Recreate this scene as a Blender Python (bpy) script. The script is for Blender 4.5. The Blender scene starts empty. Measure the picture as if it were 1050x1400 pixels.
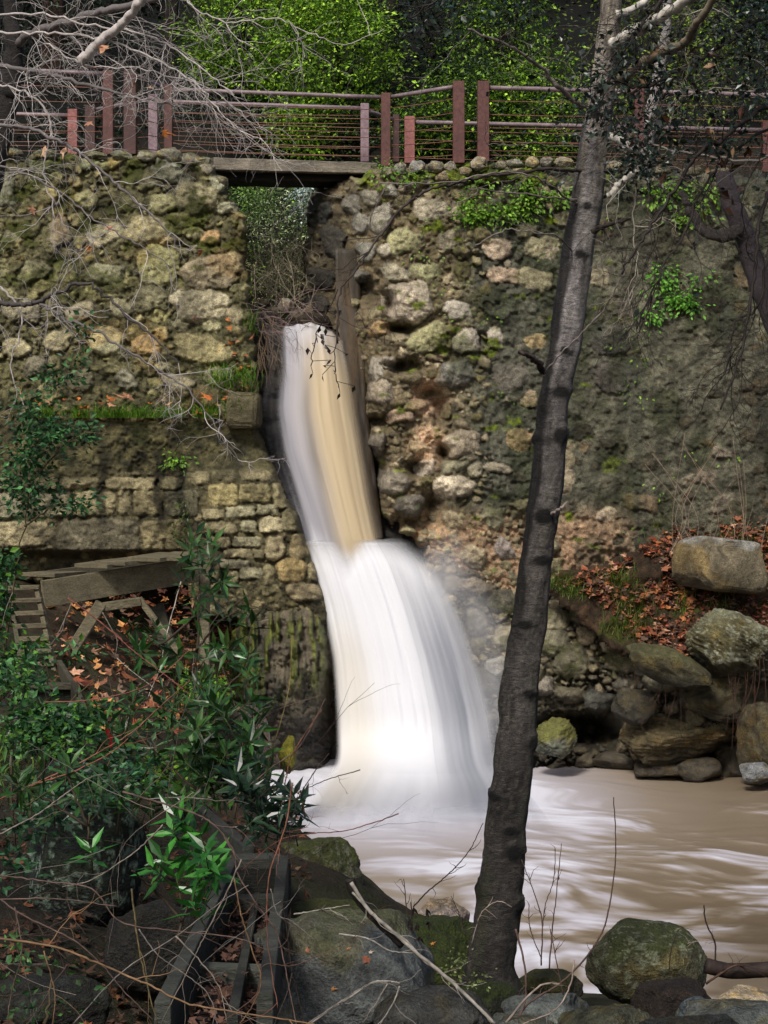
import bpy, math, random
import numpy as np
from mathutils import Vector

# ------------------------------------------------------------------ basics
SC = bpy.context.scene
COL = SC.collection
F, CX, HY, EZ = 2400.0, 525.0, 620.0, 4.2     # focal length in photo pixels, centre column, horizon row, eye height over the pool
rnd = random.Random(7)
nr = np.random.default_rng(11)

def P(px, py, Y):
    """world point seen at photo pixel (px,py) at depth Y"""
    px = np.asarray(px, float); py = np.asarray(py, float); Y = np.asarray(Y, float)
    return np.stack([(px-CX)*Y/F, Y+0*px, EZ-(py-HY)*Y/F], -1)

def V3(px, py, Y):
    return Vector(((px-CX)*Y/F, Y, EZ-(py-HY)*Y/F))

def gry(c, k):
    c = np.asarray(c); return c*(1-k)+k*(c @ np.array([.3, .6, .1]))[..., None]

def lin(c):
    c = np.asarray(c, float)/255.0
    return np.where(c <= 0.04045, c/12.92, ((c+0.055)/1.055)**2.4)

def sm(a, b, x):
    t = np.clip((np.asarray(x, float)-a)/(b-a), 0, 1)
    return t*t*(3-2*t)

def mix(a, b, t):
    t = np.asarray(t)[..., None]
    return np.asarray(a)*(1-t)+np.asarray(b)*t

# ------------------------------------------------------------------ noise
def _h(ix, iy, iz, seed):
    h = (ix.astype(np.int64)*374761393 + iy.astype(np.int64)*668265263 + iz.astype(np.int64)*2147483647 + seed*144665 + 1013) & 0xFFFFFFFF
    h = ((h ^ (h >> 13))*1274126177) & 0xFFFFFFFF
    h = ((h ^ (h >> 16))*2246822519) & 0xFFFFFFFF
    h = h ^ (h >> 15)
    return (h & 0xFFFFFF)/float(0x7FFFFF)-1.0

def vnoise(x, y, z=0.0, seed=0):
    x, y, z = np.broadcast_arrays(np.asarray(x, float), np.asarray(y, float), np.asarray(z, float))
    ix, iy, iz = np.floor(x), np.floor(y), np.floor(z)
    fx, fy, fz = x-ix, y-iy, z-iz
    u, v, w = [t*t*t*(t*(t*6-15)+10) for t in (fx, fy, fz)]
    flat = not np.any(z)
    def lay(k):
        a = _h(ix, iy, iz+k, seed); b = _h(ix+1, iy, iz+k, seed)
        c = _h(ix, iy+1, iz+k, seed); d = _h(ix+1, iy+1, iz+k, seed)
        return (a*(1-u)+b*u)*(1-v)+(c*(1-u)+d*u)*v
    if flat: return lay(0)
    return lay(0)*(1-w)+lay(1)*w

def fbm(x, y, z=0.0, o=4, seed=0, g=0.5):
    s = 0; a = 1.0; t = 0; f = 1.0
    for k in range(o):
        s = s+a*vnoise(np.asarray(x)*f+k*17.3, np.asarray(y)*f-k*9.1, np.asarray(z)*f, seed+k*31); t += a; a *= g; f *= 2.03
    return s/t*1.6

# ------------------------------------------------------------------ objects
def props(o, label=None, cat=None, group=None, kind=None):
    if label: o['label'] = label
    if cat: o['category'] = cat
    if group: o['group'] = group
    if kind: o['kind'] = kind
    return o

def empty(name, loc=(0, 0, 0)):
    o = bpy.data.objects.new(name, None); COL.objects.link(o); o.location = loc
    o.empty_display_size = 0.1
    return o

def mesh_np(name, verts, faces, mat, parent=None, col=None, smooth=True, alpha=None):
    """faces: list of integer arrays (M,k). Vertices are world coordinates."""
    if not isinstance(faces, (list, tuple)): faces = [faces]
    faces = [np.asarray(f, np.int64) for f in faces if len(f)]
    verts = np.asarray(verts, float).reshape(-1, 3)
    me = bpy.data.meshes.new(name)
    off = np.zeros(3)
    if parent is not None:
        off = np.array(parent_world(parent))
    me.vertices.add(len(verts)); me.vertices.foreach_set('co', (verts-off).astype(np.float32).ravel())
    nl = sum(f.size for f in faces); npoly = sum(len(f) for f in faces)
    me.loops.add(nl); me.polygons.add(npoly)
    me.loops.foreach_set('vertex_index', np.concatenate([f.ravel() for f in faces]).astype(np.int32))
    tot = np.concatenate([np.full(len(f), f.shape[1]) for f in faces]).astype(np.int32)
    st = np.concatenate([[0], np.cumsum(tot)[:-1]]).astype(np.int32)
    me.polygons.foreach_set('loop_start', st)
    try: me.polygons.foreach_set('loop_total', tot)
    except Exception: pass
    me.polygons.foreach_set('use_smooth', np.full(npoly, bool(smooth)))
    me.update(calc_edges=True)
    if col is not None:
        col = np.asarray(col, float)
        if col.ndim == 1: col = np.broadcast_to(col, (len(verts), 3))
        col = col.reshape(-1, col.shape[-1])
        if col.shape[1] == 3:
            a = np.ones((len(col), 1)) if alpha is None else np.asarray(alpha, float).reshape(-1, 1)
            col = np.concatenate([col, a], 1)
        at = me.color_attributes.new('Col', 'FLOAT_COLOR', 'POINT')
        at.data.foreach_set('color', col.astype(np.float32).ravel())
    me.validate(clean_customdata=False)
    me.materials.append(mat)
    o = bpy.data.objects.new(name, me); COL.objects.link(o)
    if parent is not None: o.parent = parent
    return o

def parent_world(p):
    v = Vector((0, 0, 0))
    while p is not None:
        v = v+Vector(p.location); p = p.parent
    return v

class MB:
    """collects pieces into ONE mesh"""
    def __init__(s): s.v = []; s.f = {}; s.c = []; s.n = 0
    def add(s, v, faces, col):
        v = np.asarray(v, float).reshape(-1, 3)
        for f in faces:
            f = np.asarray(f, np.int64)
            if len(f): s.f.setdefault(f.shape[1], []).append(f+s.n)
        c = np.asarray(col, float)
        if c.ndim == 1: c = np.broadcast_to(c, (len(v), 3))
        s.v.append(v); s.c.append(c[:, :3]); s.n += len(v)
    def tube(s, pts, rad, n=6, col=(0.1, 0.1, 0.1), cap=True):
        pts = np.asarray(pts, float); k = len(pts)
        rad = np.broadcast_to(np.asarray(rad, float), (k,))
        t = np.gradient(pts, axis=0); t /= np.linalg.norm(t, axis=1)[:, None]+1e-9
        ref = np.array([0.31, 0.87, 0.38])
        a = np.cross(t, ref); a /= np.linalg.norm(a, axis=1)[:, None]+1e-9
        b = np.cross(t, a)
        th = np.arange(n)*2*math.pi/n
        ring = a[:, None, :]*np.cos(th)[None, :, None]+b[:, None, :]*np.sin(th)[None, :, None]
        v = pts[:, None, :]+ring*rad[:, None, None]
        i = np.arange(k-1)[:, None]*n; j = np.arange(n)[None, :]; j2 = (j+1) % n
        q = np.stack([i+j, i+j2, i+n+j2, i+n+j], -1).reshape(-1, 4)
        fs = [q]
        if cap and n >= 3:
            tri = np.stack([np.zeros(n-2), np.arange(1, n-1), np.arange(2, n)], -1).astype(int)
            fs.append(np.concatenate([tri[:, ::-1], tri+(k-1)*n]))
        c = np.asarray(col, float)
        if c.ndim == 2: c = np.repeat(c, n, axis=0)
        s.add(v, fs, c)
    def bar(s, p0, p1, w, h, col=(0.2, 0.2, 0.2), up=(0, 0, 1), bev=0.0):
        """square bar from p0 to p1, width w (sideways) and height h (along up)"""
        p0 = np.asarray(p0, float); p1 = np.asarray(p1, float); u = np.asarray(up, float)
        d = p1-p0; d = d/np.linalg.norm(d)
        side = np.cross(d, u); side /= np.linalg.norm(side); u = np.cross(side, d)
        b = bev or min(w, h)*0.08
        o = []
        for (sx, sy) in ((-1, -1), (1, -1), (1, 1), (-1, 1)):
            o.append((sx*w/2, sy*h/2))
        prof = []
        for k, (x, y) in enumerate(o):
            px_, py_ = o[k-1]; nx_, ny_ = o[(k+1) % 4]
            for (qx, qy) in ((px_, py_), (nx_, ny_)):
                L = math.hypot(qx-x, qy-y); prof.append((x+(qx-x)/L*b, y+(qy-y)/L*b))
        prof = np.array(prof); n = len(prof)
        def ringat(p, sc): return p+side*prof[:, :1]*sc[0]+u*prof[:, 1:]*sc[1]
        sc = ((w-2*b)/w, (h-2*b)/h)
        rings = [ringat(p0, sc), ringat(p0+d*b, (1, 1)), ringat(p1-d*b, (1, 1)), ringat(p1, sc)]
        v = np.concatenate(rings)
        i = np.arange(3)[:, None]*n; j = np.arange(n)[None, :]; j2 = (j+1) % n
        q = np.stack([i+j, i+j2, i+n+j2, i+n+j], -1).reshape(-1, 4)
        tri = np.stack([np.zeros(n-2), np.arange(1, n-1), np.arange(2, n)], -1).astype(int)
        s.add(v, [q, np.concatenate([tri[:, ::-1], tri+3*n])], col)
    def build(s, name, mat, parent=None, smooth=True):
        return mesh_np(name, np.concatenate(s.v), [np.concatenate(x) for x in s.f.values()], mat, parent, np.concatenate(s.c), smooth)

# ------------------------------------------------------------------ materials
def newmat(name):
    m = bpy.data.materials.new(name); m.use_nodes = True
    nt = m.node_tree; nt.nodes.clear()
    out = nt.nodes.new('ShaderNodeOutputMaterial')
    return m, nt, out

def N(nt, t, **kw):
    n = nt.nodes.new(t)
    for k, v in kw.items():
        if k in n.inputs: n.inputs[k].default_value = v
        else: setattr(n, k, v)
    return n

def mat_surface(name, scales=(3.0, 14.0, 60.0), amt=(0.35, 0.35, 0.3), bump=0.6, bdist=0.02, rough=(0.75, 0.95), spec=0.3, stretch=(1, 1, 1), tint=None, wet=0.0):
    """rock / wood / bark / soil: painted vertex colour broken up by object-space noise, with fine bump"""
    m, nt, out = newmat(name); L = nt.links.new
    at = N(nt, 'ShaderNodeAttribute', attribute_name='Col')
    tc = N(nt, 'ShaderNodeTexCoord')
    mp = N(nt, 'ShaderNodeMapping'); mp.inputs['Scale'].default_value = stretch
    L(tc.outputs['Object'], mp.inputs['Vector'])
    val = None; noises = []
    for s, a in zip(scales, amt):
        n = N(nt, 'ShaderNodeTexNoise', Scale=s, Detail=5.0, Roughness=0.62)
        L(mp.outputs['Vector'], n.inputs['Vector']); noises.append(n)
        r = N(nt, 'ShaderNodeMapRange'); r.inputs['From Min'].default_value = 0.3; r.inputs['From Max'].default_value = 0.7
        r.inputs['To Min'].default_value = 1-a; r.inputs['To Max'].default_value = 1+a
        L(n.outputs['Fac'], r.inputs['Value'])
        if val is None: val = r.outputs['Result']
        else:
            q = N(nt, 'ShaderNodeMath', operation='MULTIPLY'); L(val, q.inputs[0]); L(r.outputs['Result'], q.inputs[1]); val = q.outputs[0]
    vm = N(nt, 'ShaderNodeVectorMath', operation='SCALE'); L(at.outputs['Color'], vm.inputs[0]); L(val, vm.inputs['Scale'])
    bs = N(nt, 'ShaderNodeBsdfPrincipled'); bs.inputs['Specular IOR Level'].default_value = spec
    L(vm.outputs['Vector'], bs.inputs['Base Color'])
    rr = N(nt, 'ShaderNodeMapRange'); rr.inputs['From Min'].default_value = 0.35; rr.inputs['From Max'].default_value = 0.65
    rr.inputs['To Min'].default_value = rough[0]; rr.inputs['To Max'].default_value = rough[1]
    L(noises[min(1, len(noises)-1)].outputs['Fac'], rr.inputs['Value']); L(rr.outputs['Result'], bs.inputs['Roughness'])
    add = N(nt, 'ShaderNodeMath', operation='ADD'); L(noises[-1].outputs['Fac'], add.inputs[0])
    ml = N(nt, 'ShaderNodeMath', operation='MULTIPLY'); ml.inputs[1].default_value = 1.5
    L(noises[min(1, len(noises)-1)].outputs['Fac'], ml.inputs[0]); L(ml.outputs[0], add.inputs[1])
    bp = N(nt, 'ShaderNodeBump', Strength=bump, Distance=bdist); L(add.outputs[0], bp.inputs['Height']); L(bp.outputs['Normal'], bs.inputs['Normal'])
    L(bs.outputs[0], out.inputs['Surface'])
    return m

def mat_leaf(name, rough=0.45, spec=0.4, trans=0.3):
    m, nt, out = newmat(name); L = nt.links.new
    at = N(nt, 'ShaderNodeAttribute', attribute_name='Col')
    tc = N(nt, 'ShaderNodeTexCoord'); n = N(nt, 'ShaderNodeTexNoise', Scale=30.0, Detail=3.0)
    L(tc.outputs['Object'], n.inputs['Vector'])
    r = N(nt, 'ShaderNodeMapRange'); r.inputs['From Min'].default_value = 0.3; r.inputs['From Max'].default_value = 0.7
    r.inputs['To Min'].default_value = 0.75; r.inputs['To Max'].default_value = 1.25; L(n.outputs['Fac'], r.inputs['Value'])
    vm = N(nt, 'ShaderNodeVectorMath', operation='SCALE'); L(at.outputs['Color'], vm.inputs[0]); L(r.outputs['Result'], vm.inputs['Scale'])
    bs = N(nt, 'ShaderNodeBsdfPrincipled', Roughness=rough); bs.inputs['Specular IOR Level'].default_value = spec
    L(vm.outputs['Vector'], bs.inputs['Base Color'])
    tr = N(nt, 'ShaderNodeBsdfTranslucent'); L(vm.outputs['Vector'], tr.inputs['Color'])
    mx = N(nt, 'ShaderNodeMixShader'); mx.inputs[0].default_value = trans
    L(bs.outputs[0], mx.inputs[1]); L(tr.outputs[0], mx.inputs[2]); L(mx.outputs[0], out.inputs['Surface'])
    return m

def mat_water(name, rough=0.5, spec=0.3):
    """flowing water: painted colour, vertex alpha = how opaque the foam is"""
    m, nt, out = newmat(name); L = nt.links.new
    at = N(nt, 'ShaderNodeAttribute', attribute_name='Col')
    bs = N(nt, 'ShaderNodeBsdfPrincipled', Roughness=rough); bs.inputs['Specular IOR Level'].default_value = spec
    L(at.outputs['Color'], bs.inputs['Base Color'])
    tl = N(nt, 'ShaderNodeBsdfTranslucent'); L(at.outputs['Color'], tl.inputs['Color'])
    m2 = N(nt, 'ShaderNodeMixShader'); m2.inputs[0].default_value = 0.25; L(bs.outputs[0], m2.inputs[1]); L(tl.outputs[0], m2.inputs[2])
    tr = N(nt, 'ShaderNodeBsdfTransparent'); mx = N(nt, 'ShaderNodeMixShader')
    L(at.outputs['Alpha'], mx.inputs[0]); L(tr.outputs[0], mx.inputs[1]); L(m2.outputs[0], mx.inputs[2]); L(mx.outputs[0], out.inputs['Surface'])
    return m

M = {}
M['wall'] = mat_surface('rubble_masonry', (2.5, 14, 75), (0.25, 0.42, 0.55), 1.0, 0.03, (0.7, 0.95), 0.3)
M['rock'] = mat_surface('rock', (2.2, 12, 65), (0.3, 0.42, 0.5), 1.0, 0.04, (0.55, 0.9), 0.35)
M['wetrock'] = mat_surface('wet_rock', (2.2, 12, 65), (0.3, 0.42, 0.5), 0.9, 0.03, (0.3, 0.6), 0.5)
M['soil'] = mat_surface('soil', (0.9, 7, 40), (0.3, 0.4, 0.4), 0.9, 0.04, (0.8, 1), 0.2)
M['bark'] = mat_surface('bark', (5, 30, 120), (0.3, 0.45, 0.5), 1.0, 0.03, (0.6, 0.9), 0.3, (1, 1, 2.2))
M['twig'] = mat_surface('twig_bark', (6, 40), (0.2, 0.25), 0.2, 0.003, (0.6, 0.85), 0.3)
M['wood'] = mat_surface('weathered_timber', (2, 14, 60), (0.35, 0.45, 0.5), 0.9, 0.012, (0.65, 0.9), 0.3, (1, 4, 6))
M['steel'] = mat_surface('rust_brown_painted_steel', (4, 22, 70), (0.28, 0.3, .25), 0.15, 0.003, (0.35, 0.6), 0.5)
M['leaf'] = mat_leaf('foliage')
M['gloss'] = mat_leaf('glossy_foliage', 0.32, 0.5, 0.2)
M['dead'] = mat_leaf('dead_leaves', 0.7, 0.25, 0.15)
M['water'] = mat_water('falling_water')

# ------------------------------------------------------------------ fields: surfaces given by outline, depth and relief
def inside(px, py, poly):
    r = np.zeros(px.shape, bool); n = len(poly)
    for i in range(n):
        x0, y0 = poly[i]; x1, y1 = poly[(i+1) % n]
        if y0 == y1: continue
        c = ((y0 > py) != (y1 > py)) & (px < (x1-x0)*(py-y0)/(y1-y0)+x0)
        r ^= c
    return r

def edge_dist(px, py, poly):
    d = np.full(px.shape, 1e9); n = len(poly)
    for i in range(n):
        x0, y0 = poly[i]; x1, y1 = poly[(i+1) % n]
        dx, dy = x1-x0, y1-y0; L = dx*dx+dy*dy+1e-9
        t = np.clip(((px-x0)*dx+(py-y0)*dy)/L, 0, 1)
        d = np.minimum(d, (px-x0-t*dx)**2+(py-y0-t*dy)**2)
    return np.sqrt(d)

class Field:
    def __init__(s, poly, step=1.6, rag=5.0, seed=1, ragscale=14.0):
        poly = [(float(a), float(b)) for a, b in poly]; s.poly = poly; s.seed = seed
        xs = [p[0] for p in poly]; ys = [p[1] for p in poly]
        s.x = np.arange(min(xs)-10, max(xs)+10, step); s.y = np.arange(min(ys)-10, max(ys)+10, step); s.step = step
        s.PX, s.PY = np.meshgrid(s.x, s.y)
        w1 = fbm(s.PX/ragscale, s.PY/ragscale, 0, 3, seed+5)*rag; w2 = fbm(s.PX/ragscale+40, s.PY/ragscale, 0, 3, seed+6)*rag
        s.ins = inside(s.PX+w1, s.PY+w2, poly); s.ed = edge_dist(s.PX+w1, s.PY+w2, poly)
        s.rel = np.zeros(s.PX.shape); s.sid = np.full(s.PX.shape, -1); s.col = np.zeros(s.PX.shape+(3,)); s.prof = np.zeros(s.PX.shape)
        s.wx = s.PX+fbm(s.PX/9, s.PY/9, 0, 4, seed+1)*1.5+fbm(s.PX/26, s.PY/26, 0, 2, seed+3)*2.4; s.wy = s.PY+fbm(s.PX/9+77, s.PY/9, 0, 4, seed+2)*1.5+fbm(s.PX/26+50, s.PY/26, 0, 2, seed+4)*2.4
    def base(s, amp=((40, 0.05), (10, 0.025), (3.2, 0.01))):
        for k, (sc, a) in enumerate(amp):
            s.rel += a*fbm(s.PX/sc, s.PY/sc, 0, 3, s.seed+50+k*7)
    def stones(s, lst, flat=0.5):
        """lst: (cx,cy,rx,ry,rot,H,colour,n)"""
        for k, (cx, cy, rx, ry, rot, H, c, n) in enumerate(lst):
            R = max(rx, ry)*1.5+4
            i0, i1 = np.searchsorted(s.x, (cx-R, cx+R)); j0, j1 = np.searchsorted(s.y, (cy-R, cy+R))
            if i1 <= i0 or j1 <= j0: continue
            sl = (slice(j0, j1), slice(i0, i1))
            dx, dy = s.wx[sl]-cx, s.wy[sl]-cy
            cr, sr = math.cos(rot), math.sin(rot)
            a, b = (dx*cr+dy*sr)/rx, (-dx*sr+dy*cr)/ry
            th = np.arctan2(b, a); sd = (cx*13.7+cy*7.1) % 97
            lump = 0.10*np.sin(2*th+sd)+0.07*np.sin(3*th+sd*2.3)+0.05*np.sin(5*th+sd*1.7)
            q = (np.abs(a)**n+np.abs(b)**n)**(1/n)*(1+lump*(2.4/n))
            d = np.clip((1-q)/flat, 0, 1)
            pr = np.sqrt(1-(1-d)**2)
            tx, ty = math.sin(sd*3.1)*0.3, math.cos(sd*1.3)*0.3-0.12
            fac = 1+tx*a+ty*b
            f2 = fac
            for kk in range(3):
                ph = sd*(2.3+kk)+kk*2.1; f2 = np.minimum(f2, 0.98+0.14*math.sin(sd*5+kk)-(0.42+0.25*math.cos(sd*3.3+kk))*(a*math.cos(ph)+b*math.sin(ph)))
            f2 = np.maximum(f2, 0.12)
            h = H*pr*f2 + (pr > 0)*(0.020*fbm(dx/6+sd, dy/6, 0, 3, 3)-0.012*sm(.12, 0, np.abs(fbm(dx/16+sd, dy/9, 0, 2, 31))))*min(1, rx/9)
            old = s.rel[sl]; up = (q < 1.0) & (H*pr*f2 > s.prof[sl]-0.001)
            ups = up
            base = np.where(s.sid[sl] >= 0, old-s.prof[sl], old)
            s.rel[sl] = np.where(ups, base*0.35+h, old); s.prof[sl] = np.where(ups, h, s.prof[sl])
            s.sid[sl] = np.where(ups, k, s.sid[sl])
            cc = np.asarray(c)[None, None, :]*np.clip(0.84+0.16*pr+0.34*fbm(dx/13+sd, dy/13, 0, 4, 9)-.22*sm(.10, 0, np.abs(fbm(dx/16+sd, dy/9, 0, 2, 31))), .25, 1.7)[..., None]
            s.col[sl] = np.where(ups[..., None], cc, s.col[sl])
    def fill(s, sizes, keep, pal, H=(0.06, 0.12), existing=(), seed=3, aspect=(0.55, 0.95), gap=1.02, n=2.5, dim=.98):
        """dart-throw random stones; sizes [(r,count)], keep(px,py)->bool"""
        r_ = random.Random(seed); out = []; ex = [(e[0], e[1], e[2], e[3]) for e in existing]
        cell = {}
        def key(x, y): return (int(x//30), int(y//30))
        def put(e):
            R = int(max(e[2], e[3])//30)+1
            cell.setdefault(key(e[0], e[1]), []).append(e)
        mx = max([max(e[2], e[3]) for e in ex]+[sizes[0][0]*1.3])
        for e in ex: put(e)
        for r, cnt in sizes:
            for _ in range(cnt):
                x = r_.uniform(s.x[0], s.x[-1]); y = r_.uniform(s.y[0], s.y[-1])
                if not keep(x, y): continue
                rr = r*r_.uniform(0.7, 1.25); ra = rr*r_.uniform(*aspect)
                kx, ky = key(x, y); R = int((mx+rr)//30)+1; ok = True
                for i in range(kx-R, kx+R+1):
                    for j in range(ky-R, ky+R+1):
                        for e in cell.get((i, j), ()):
                            dx, dy = (x-e[0])/(e[2]+rr), (y-e[1])/(e[3]+ra)
                            if dx*dx+dy*dy < gap*gap*0.92: ok = False; break
                        if not ok: break
                    if not ok: break
                if not ok: continue
                c = lin(pal[r_.randrange(len(pal))])*r_.uniform(0.6, 1.15)*dim
                e = (x, y, rr, ra); put(e)
                hh = r_.uniform(*H)*min(1.3, (rr/12)**0.7)
                out.append((x, y, rr, ra, r_.uniform(-0.5, 0.5), hh, c, n))
        return out
    def build(s, name, Y, mat, parent=None, R=0.9, e=16.0, alpha=None):
        d = np.clip(s.ed/e, 0, 1)
        rec = R*(1-np.sqrt(1-(1-d)**2))
        Yf = Y-s.rel+rec
        v = P(s.PX, s.PY, Yf)
        m = s.ins; ok = m[:-1, :-1] & m[1:, :-1] & m[:-1, 1:] & m[1:, 1:]
        ny, nx = m.shape; idx = np.arange(ny*nx).reshape(ny, nx)
        f = np.stack([idx[:-1, :-1][ok], idx[1:, :-1][ok], idx[1:, 1:][ok], idx[:-1, 1:][ok]], -1)
        used = np.zeros(ny*nx, bool); used[f.ravel()] = True
        mp = np.cumsum(used)-1
        s.Y = Yf
        return mesh_np(name, v.reshape(-1, 3)[used], mp[f], mat, parent, np.clip(s.col, 0.002, 0.95).reshape(-1, 3)[used])

# ------------------------------------------------------------------ boulders
_ico = {}
def ico(sub):
    if sub not in _ico:
        import bmesh
        bm = bmesh.new(); bmesh.ops.create_icosphere(bm, subdivisions=sub, radius=1.0)
        v = np.array([x.co[:] for x in bm.verts]); f = np.array([[q.index for q in p.verts] for p in bm.faces]); bm.free()
        _ico[sub] = (v/np.linalg.norm(v, axis=1)[:, None], f)
    return _ico[sub]

def rock_mesh(center, size, seed, base, top=None, spots=None, dark=0.55, sub=5, cuts=7, rough=0.10, rotz=0.0, tilt=0.0, cutd=(0.62, 0.92), strata=0.0, mossk=0.3, sq=0.82):
    """returns verts, faces, colours of a boulder; size = half extents"""
    v, f = ico(sub); r_ = random.Random(seed); p = v.copy()
    p = np.sign(p)*np.abs(p)**sq; p = p*(1.0 if sq > .7 else .86)
    for ci in range(cuts+8):
        n = np.array([r_.gauss(0, 1), r_.gauss(0, 1), r_.gauss(0, 0.8)]); n /= np.linalg.norm(n); d = r_.uniform(*cutd) if ci < cuts else r_.uniform(.82, .98)
        over = p@n-d
        p = p-np.where(over > 0, over*0.95, 0)[:, None]*n
    q = p*1.0
    h = fbm(q[:, 0]*1.6+seed, q[:, 1]*1.6, q[:, 2]*1.6+3.1, 3, seed)*rough+fbm(q[:, 0]*6+seed, q[:, 1]*6, q[:, 2]*6, 3, seed+3)*rough*0.32+fbm(q[:, 0]*20, q[:, 1]*20, q[:, 2]*20+seed, 2, seed+4)*rough*0.1
    if strata:
        u = q[:, 2]*7+q[:, 0]*2.5+1.3*fbm(q[:, 0]*1.5, q[:, 1]*1.5, q[:, 2]*1.5, 2, seed+8)
        h = h+strata*(np.abs((u % 1)-0.5)*2-0.5)
    p = p+v*h[:, None]
    hh = (h-h.min())/(h.max()-h.min()+1e-9)
    p = p*np.asarray(size, float)
    ca, sa = math.cos(tilt), math.sin(tilt)
    p = np.stack([p[:, 0]*ca-p[:, 2]*sa, p[:, 1], p[:, 0]*sa+p[:, 2]*ca], -1)
    nz = np.stack([v[:, 0]*ca-v[:, 2]*sa, v[:, 1], v[:, 0]*sa+v[:, 2]*ca], -1)
    ca, sa = math.cos(rotz), math.sin(rotz)
    p = np.stack([p[:, 0]*ca-p[:, 1]*sa, p[:, 0]*sa+p[:, 1]*ca, p[:, 2]], -1)
    w = p+np.asarray(center, float)
    ks = 0.7/max(size)
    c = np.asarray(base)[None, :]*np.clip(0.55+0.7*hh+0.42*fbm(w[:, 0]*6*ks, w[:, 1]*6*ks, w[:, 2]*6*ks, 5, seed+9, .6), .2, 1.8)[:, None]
    ck = sm(.07, 0, np.abs(fbm(w[:, 0]*3*ks, w[:, 1]*3*ks, w[:, 2]*5*ks, 3, seed+19))); c = c*(1-.5*ck)[:, None]
    yel = sm(.1, .5, fbm(w[:, 0]*4*ks+9, w[:, 1]*4*ks, w[:, 2]*4*ks, 3, seed+29)); c = mix(c, c*np.array([1.15, 1., .68]), yel)
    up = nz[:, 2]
    if top is not None:
        k = sm(mossk, mossk+0.35, up+0.45*fbm(w[:, 0]*4, w[:, 1]*4, w[:, 2]*4, 4, seed+12))
        c = mix(c, np.asarray(top), k)
    if spots is not None:
        sz = min(size)
        k = sm(0.22, 0.36, fbm(w[:, 0]*6.5/sz, w[:, 1]*6.5/sz, w[:, 2]*6.5/sz, 5, seed+15, 0.75)+.25*fbm(w[:, 0]*1.3/sz, w[:, 1]*1.3/sz, w[:, 2]*1.3/sz, 2, seed+16))
        c = mix(c, np.asarray(spots), k*0.8)
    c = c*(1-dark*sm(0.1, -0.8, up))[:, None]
    return w, f, np.clip(c, 0.002, 0.9)

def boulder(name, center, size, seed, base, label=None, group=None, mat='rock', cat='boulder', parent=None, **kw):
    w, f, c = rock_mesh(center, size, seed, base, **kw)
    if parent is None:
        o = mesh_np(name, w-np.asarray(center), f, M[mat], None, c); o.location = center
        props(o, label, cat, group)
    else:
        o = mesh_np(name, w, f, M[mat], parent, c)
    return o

def rock_px(name, px, py, rx, ry, Y, seed, base, label=None, dep=0.8, **kw):
    k = Y/F
    return boulder(name, tuple(V3(px, py, Y)), (rx*k, max(rx, ry)*k*dep, ry*k), seed, base, label, **kw)

# ------------------------------------------------------------------ ground
def zleft_edge(y):          # left waterline of the pool
    return np.interp(y, [13, 15.2, 17, 19.5, 22, 40], [1.2, 0.35, -0.45, -1.35, -1.5, -1.55])
def ground_z(x, y):
    x = np.asarray(x, float); y = np.asarray(y, float)
    dl = zleft_edge(y)-x
    dn = 13.6-y+0.12*np.sin(x*1.7)
    zl = np.where(dl > 0, 3.0*(1-np.exp(-np.maximum(dl, 0)*0.42)), dl*0.9)
    zl = zl*np.interp(y, [0, 6, 9, 11, 14, 20, 40], [0.8, 0.85, 0.72, 0.72, 0.75, 1, 1])
    zn = np.where(dn > 0, 2.6*(1-np.exp(-np.maximum(dn, 0)*0.105)), dn*0.8)
    xr = np.interp(y, [13, 18, 22, 23, 24.4, 30], [9, 8, 6.2, 5.2, 4.2, 4.2])
    dr = x-xr
    zr = np.where(dr > 0, 2.9*(1-np.exp(-np.maximum(dr, 0)*0.9)), dr*0.9)
    z = np.maximum(np.maximum(zl, zn), np.maximum(zr, -0.8))
    z = np.maximum(z, -0.8)
    z = z+0.10*fbm(x*0.9, y*0.9, 0, 4, 5)*sm(-0.2, 0.5, z)
    # behind the wall: landing, stream cut and wooded hillside
    top = 8.28+np.maximum(0, y-29.0)*0.52+0.35*fbm(x*0.35, y*0.35, 0, 4, 8)*sm(28, 31, y)
    ch = np.exp(-((x+1.5)/1.15)**4)*sm(35.5, 29.5, y)
    bed = 5.75+np.maximum(0, y-25.5)*0.16
    top = top*(1-ch)+bed*ch
    t = sm(25.2, 25.9, y)
    far = sm(90, 140, y)
    return (z*(1-t)+top*t)*(1-far)+38*far

def ground_at(px, py, y0=3.0, y1=26.0):
    ys = np.linspace(y0, y1, 600)
    p = P(np.full(600, px), np.full(600, py), ys)
    g = ground_z(p[:, 0], p[:, 1]) >= p[:, 2]
    i = int(np.argmax(g)) if g.any() else 599
    return p[i]

gx = np.unique(np.concatenate([np.linspace(-160, -9, 40), np.linspace(-9, 9, 260), np.linspace(9, 160, 40)]))
gy = np.unique(np.concatenate([np.linspace(-60, 2, 20), np.linspace(2, 25.0, 300), np.linspace(25.0, 26.2, 24), np.linspace(26.2, 50, 120), np.linspace(50, 300, 40)]))
GX, GY = np.meshgrid(gx, gy); GZ = ground_z(GX, GY)
gc = mix(lin((38, 33, 26)), lin((66, 56, 42)), np.clip(0.5+0.5*fbm(GX*1.3, GY*1.3, 0, 4, 21), 0, 1))
gc = mix(gc, lin((44, 52, 26)), 0.6*sm(0.1, 0.5, fbm(GX*0.8, GY*0.8, 0, 4, 23)))
gc = mix(gc, lin((14, 14, 10)), sm(29, 33, GY))  # hillside soil darkened, woodland shade put into its colour
gc = mix(gc, lin((30, 28, 22)), 0.7*sm(16, 9, GY))  # near soil painted darker in place of canopy shade
ny, nx = GX.shape; gi = np.arange(ny*nx).reshape(ny, nx)
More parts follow.
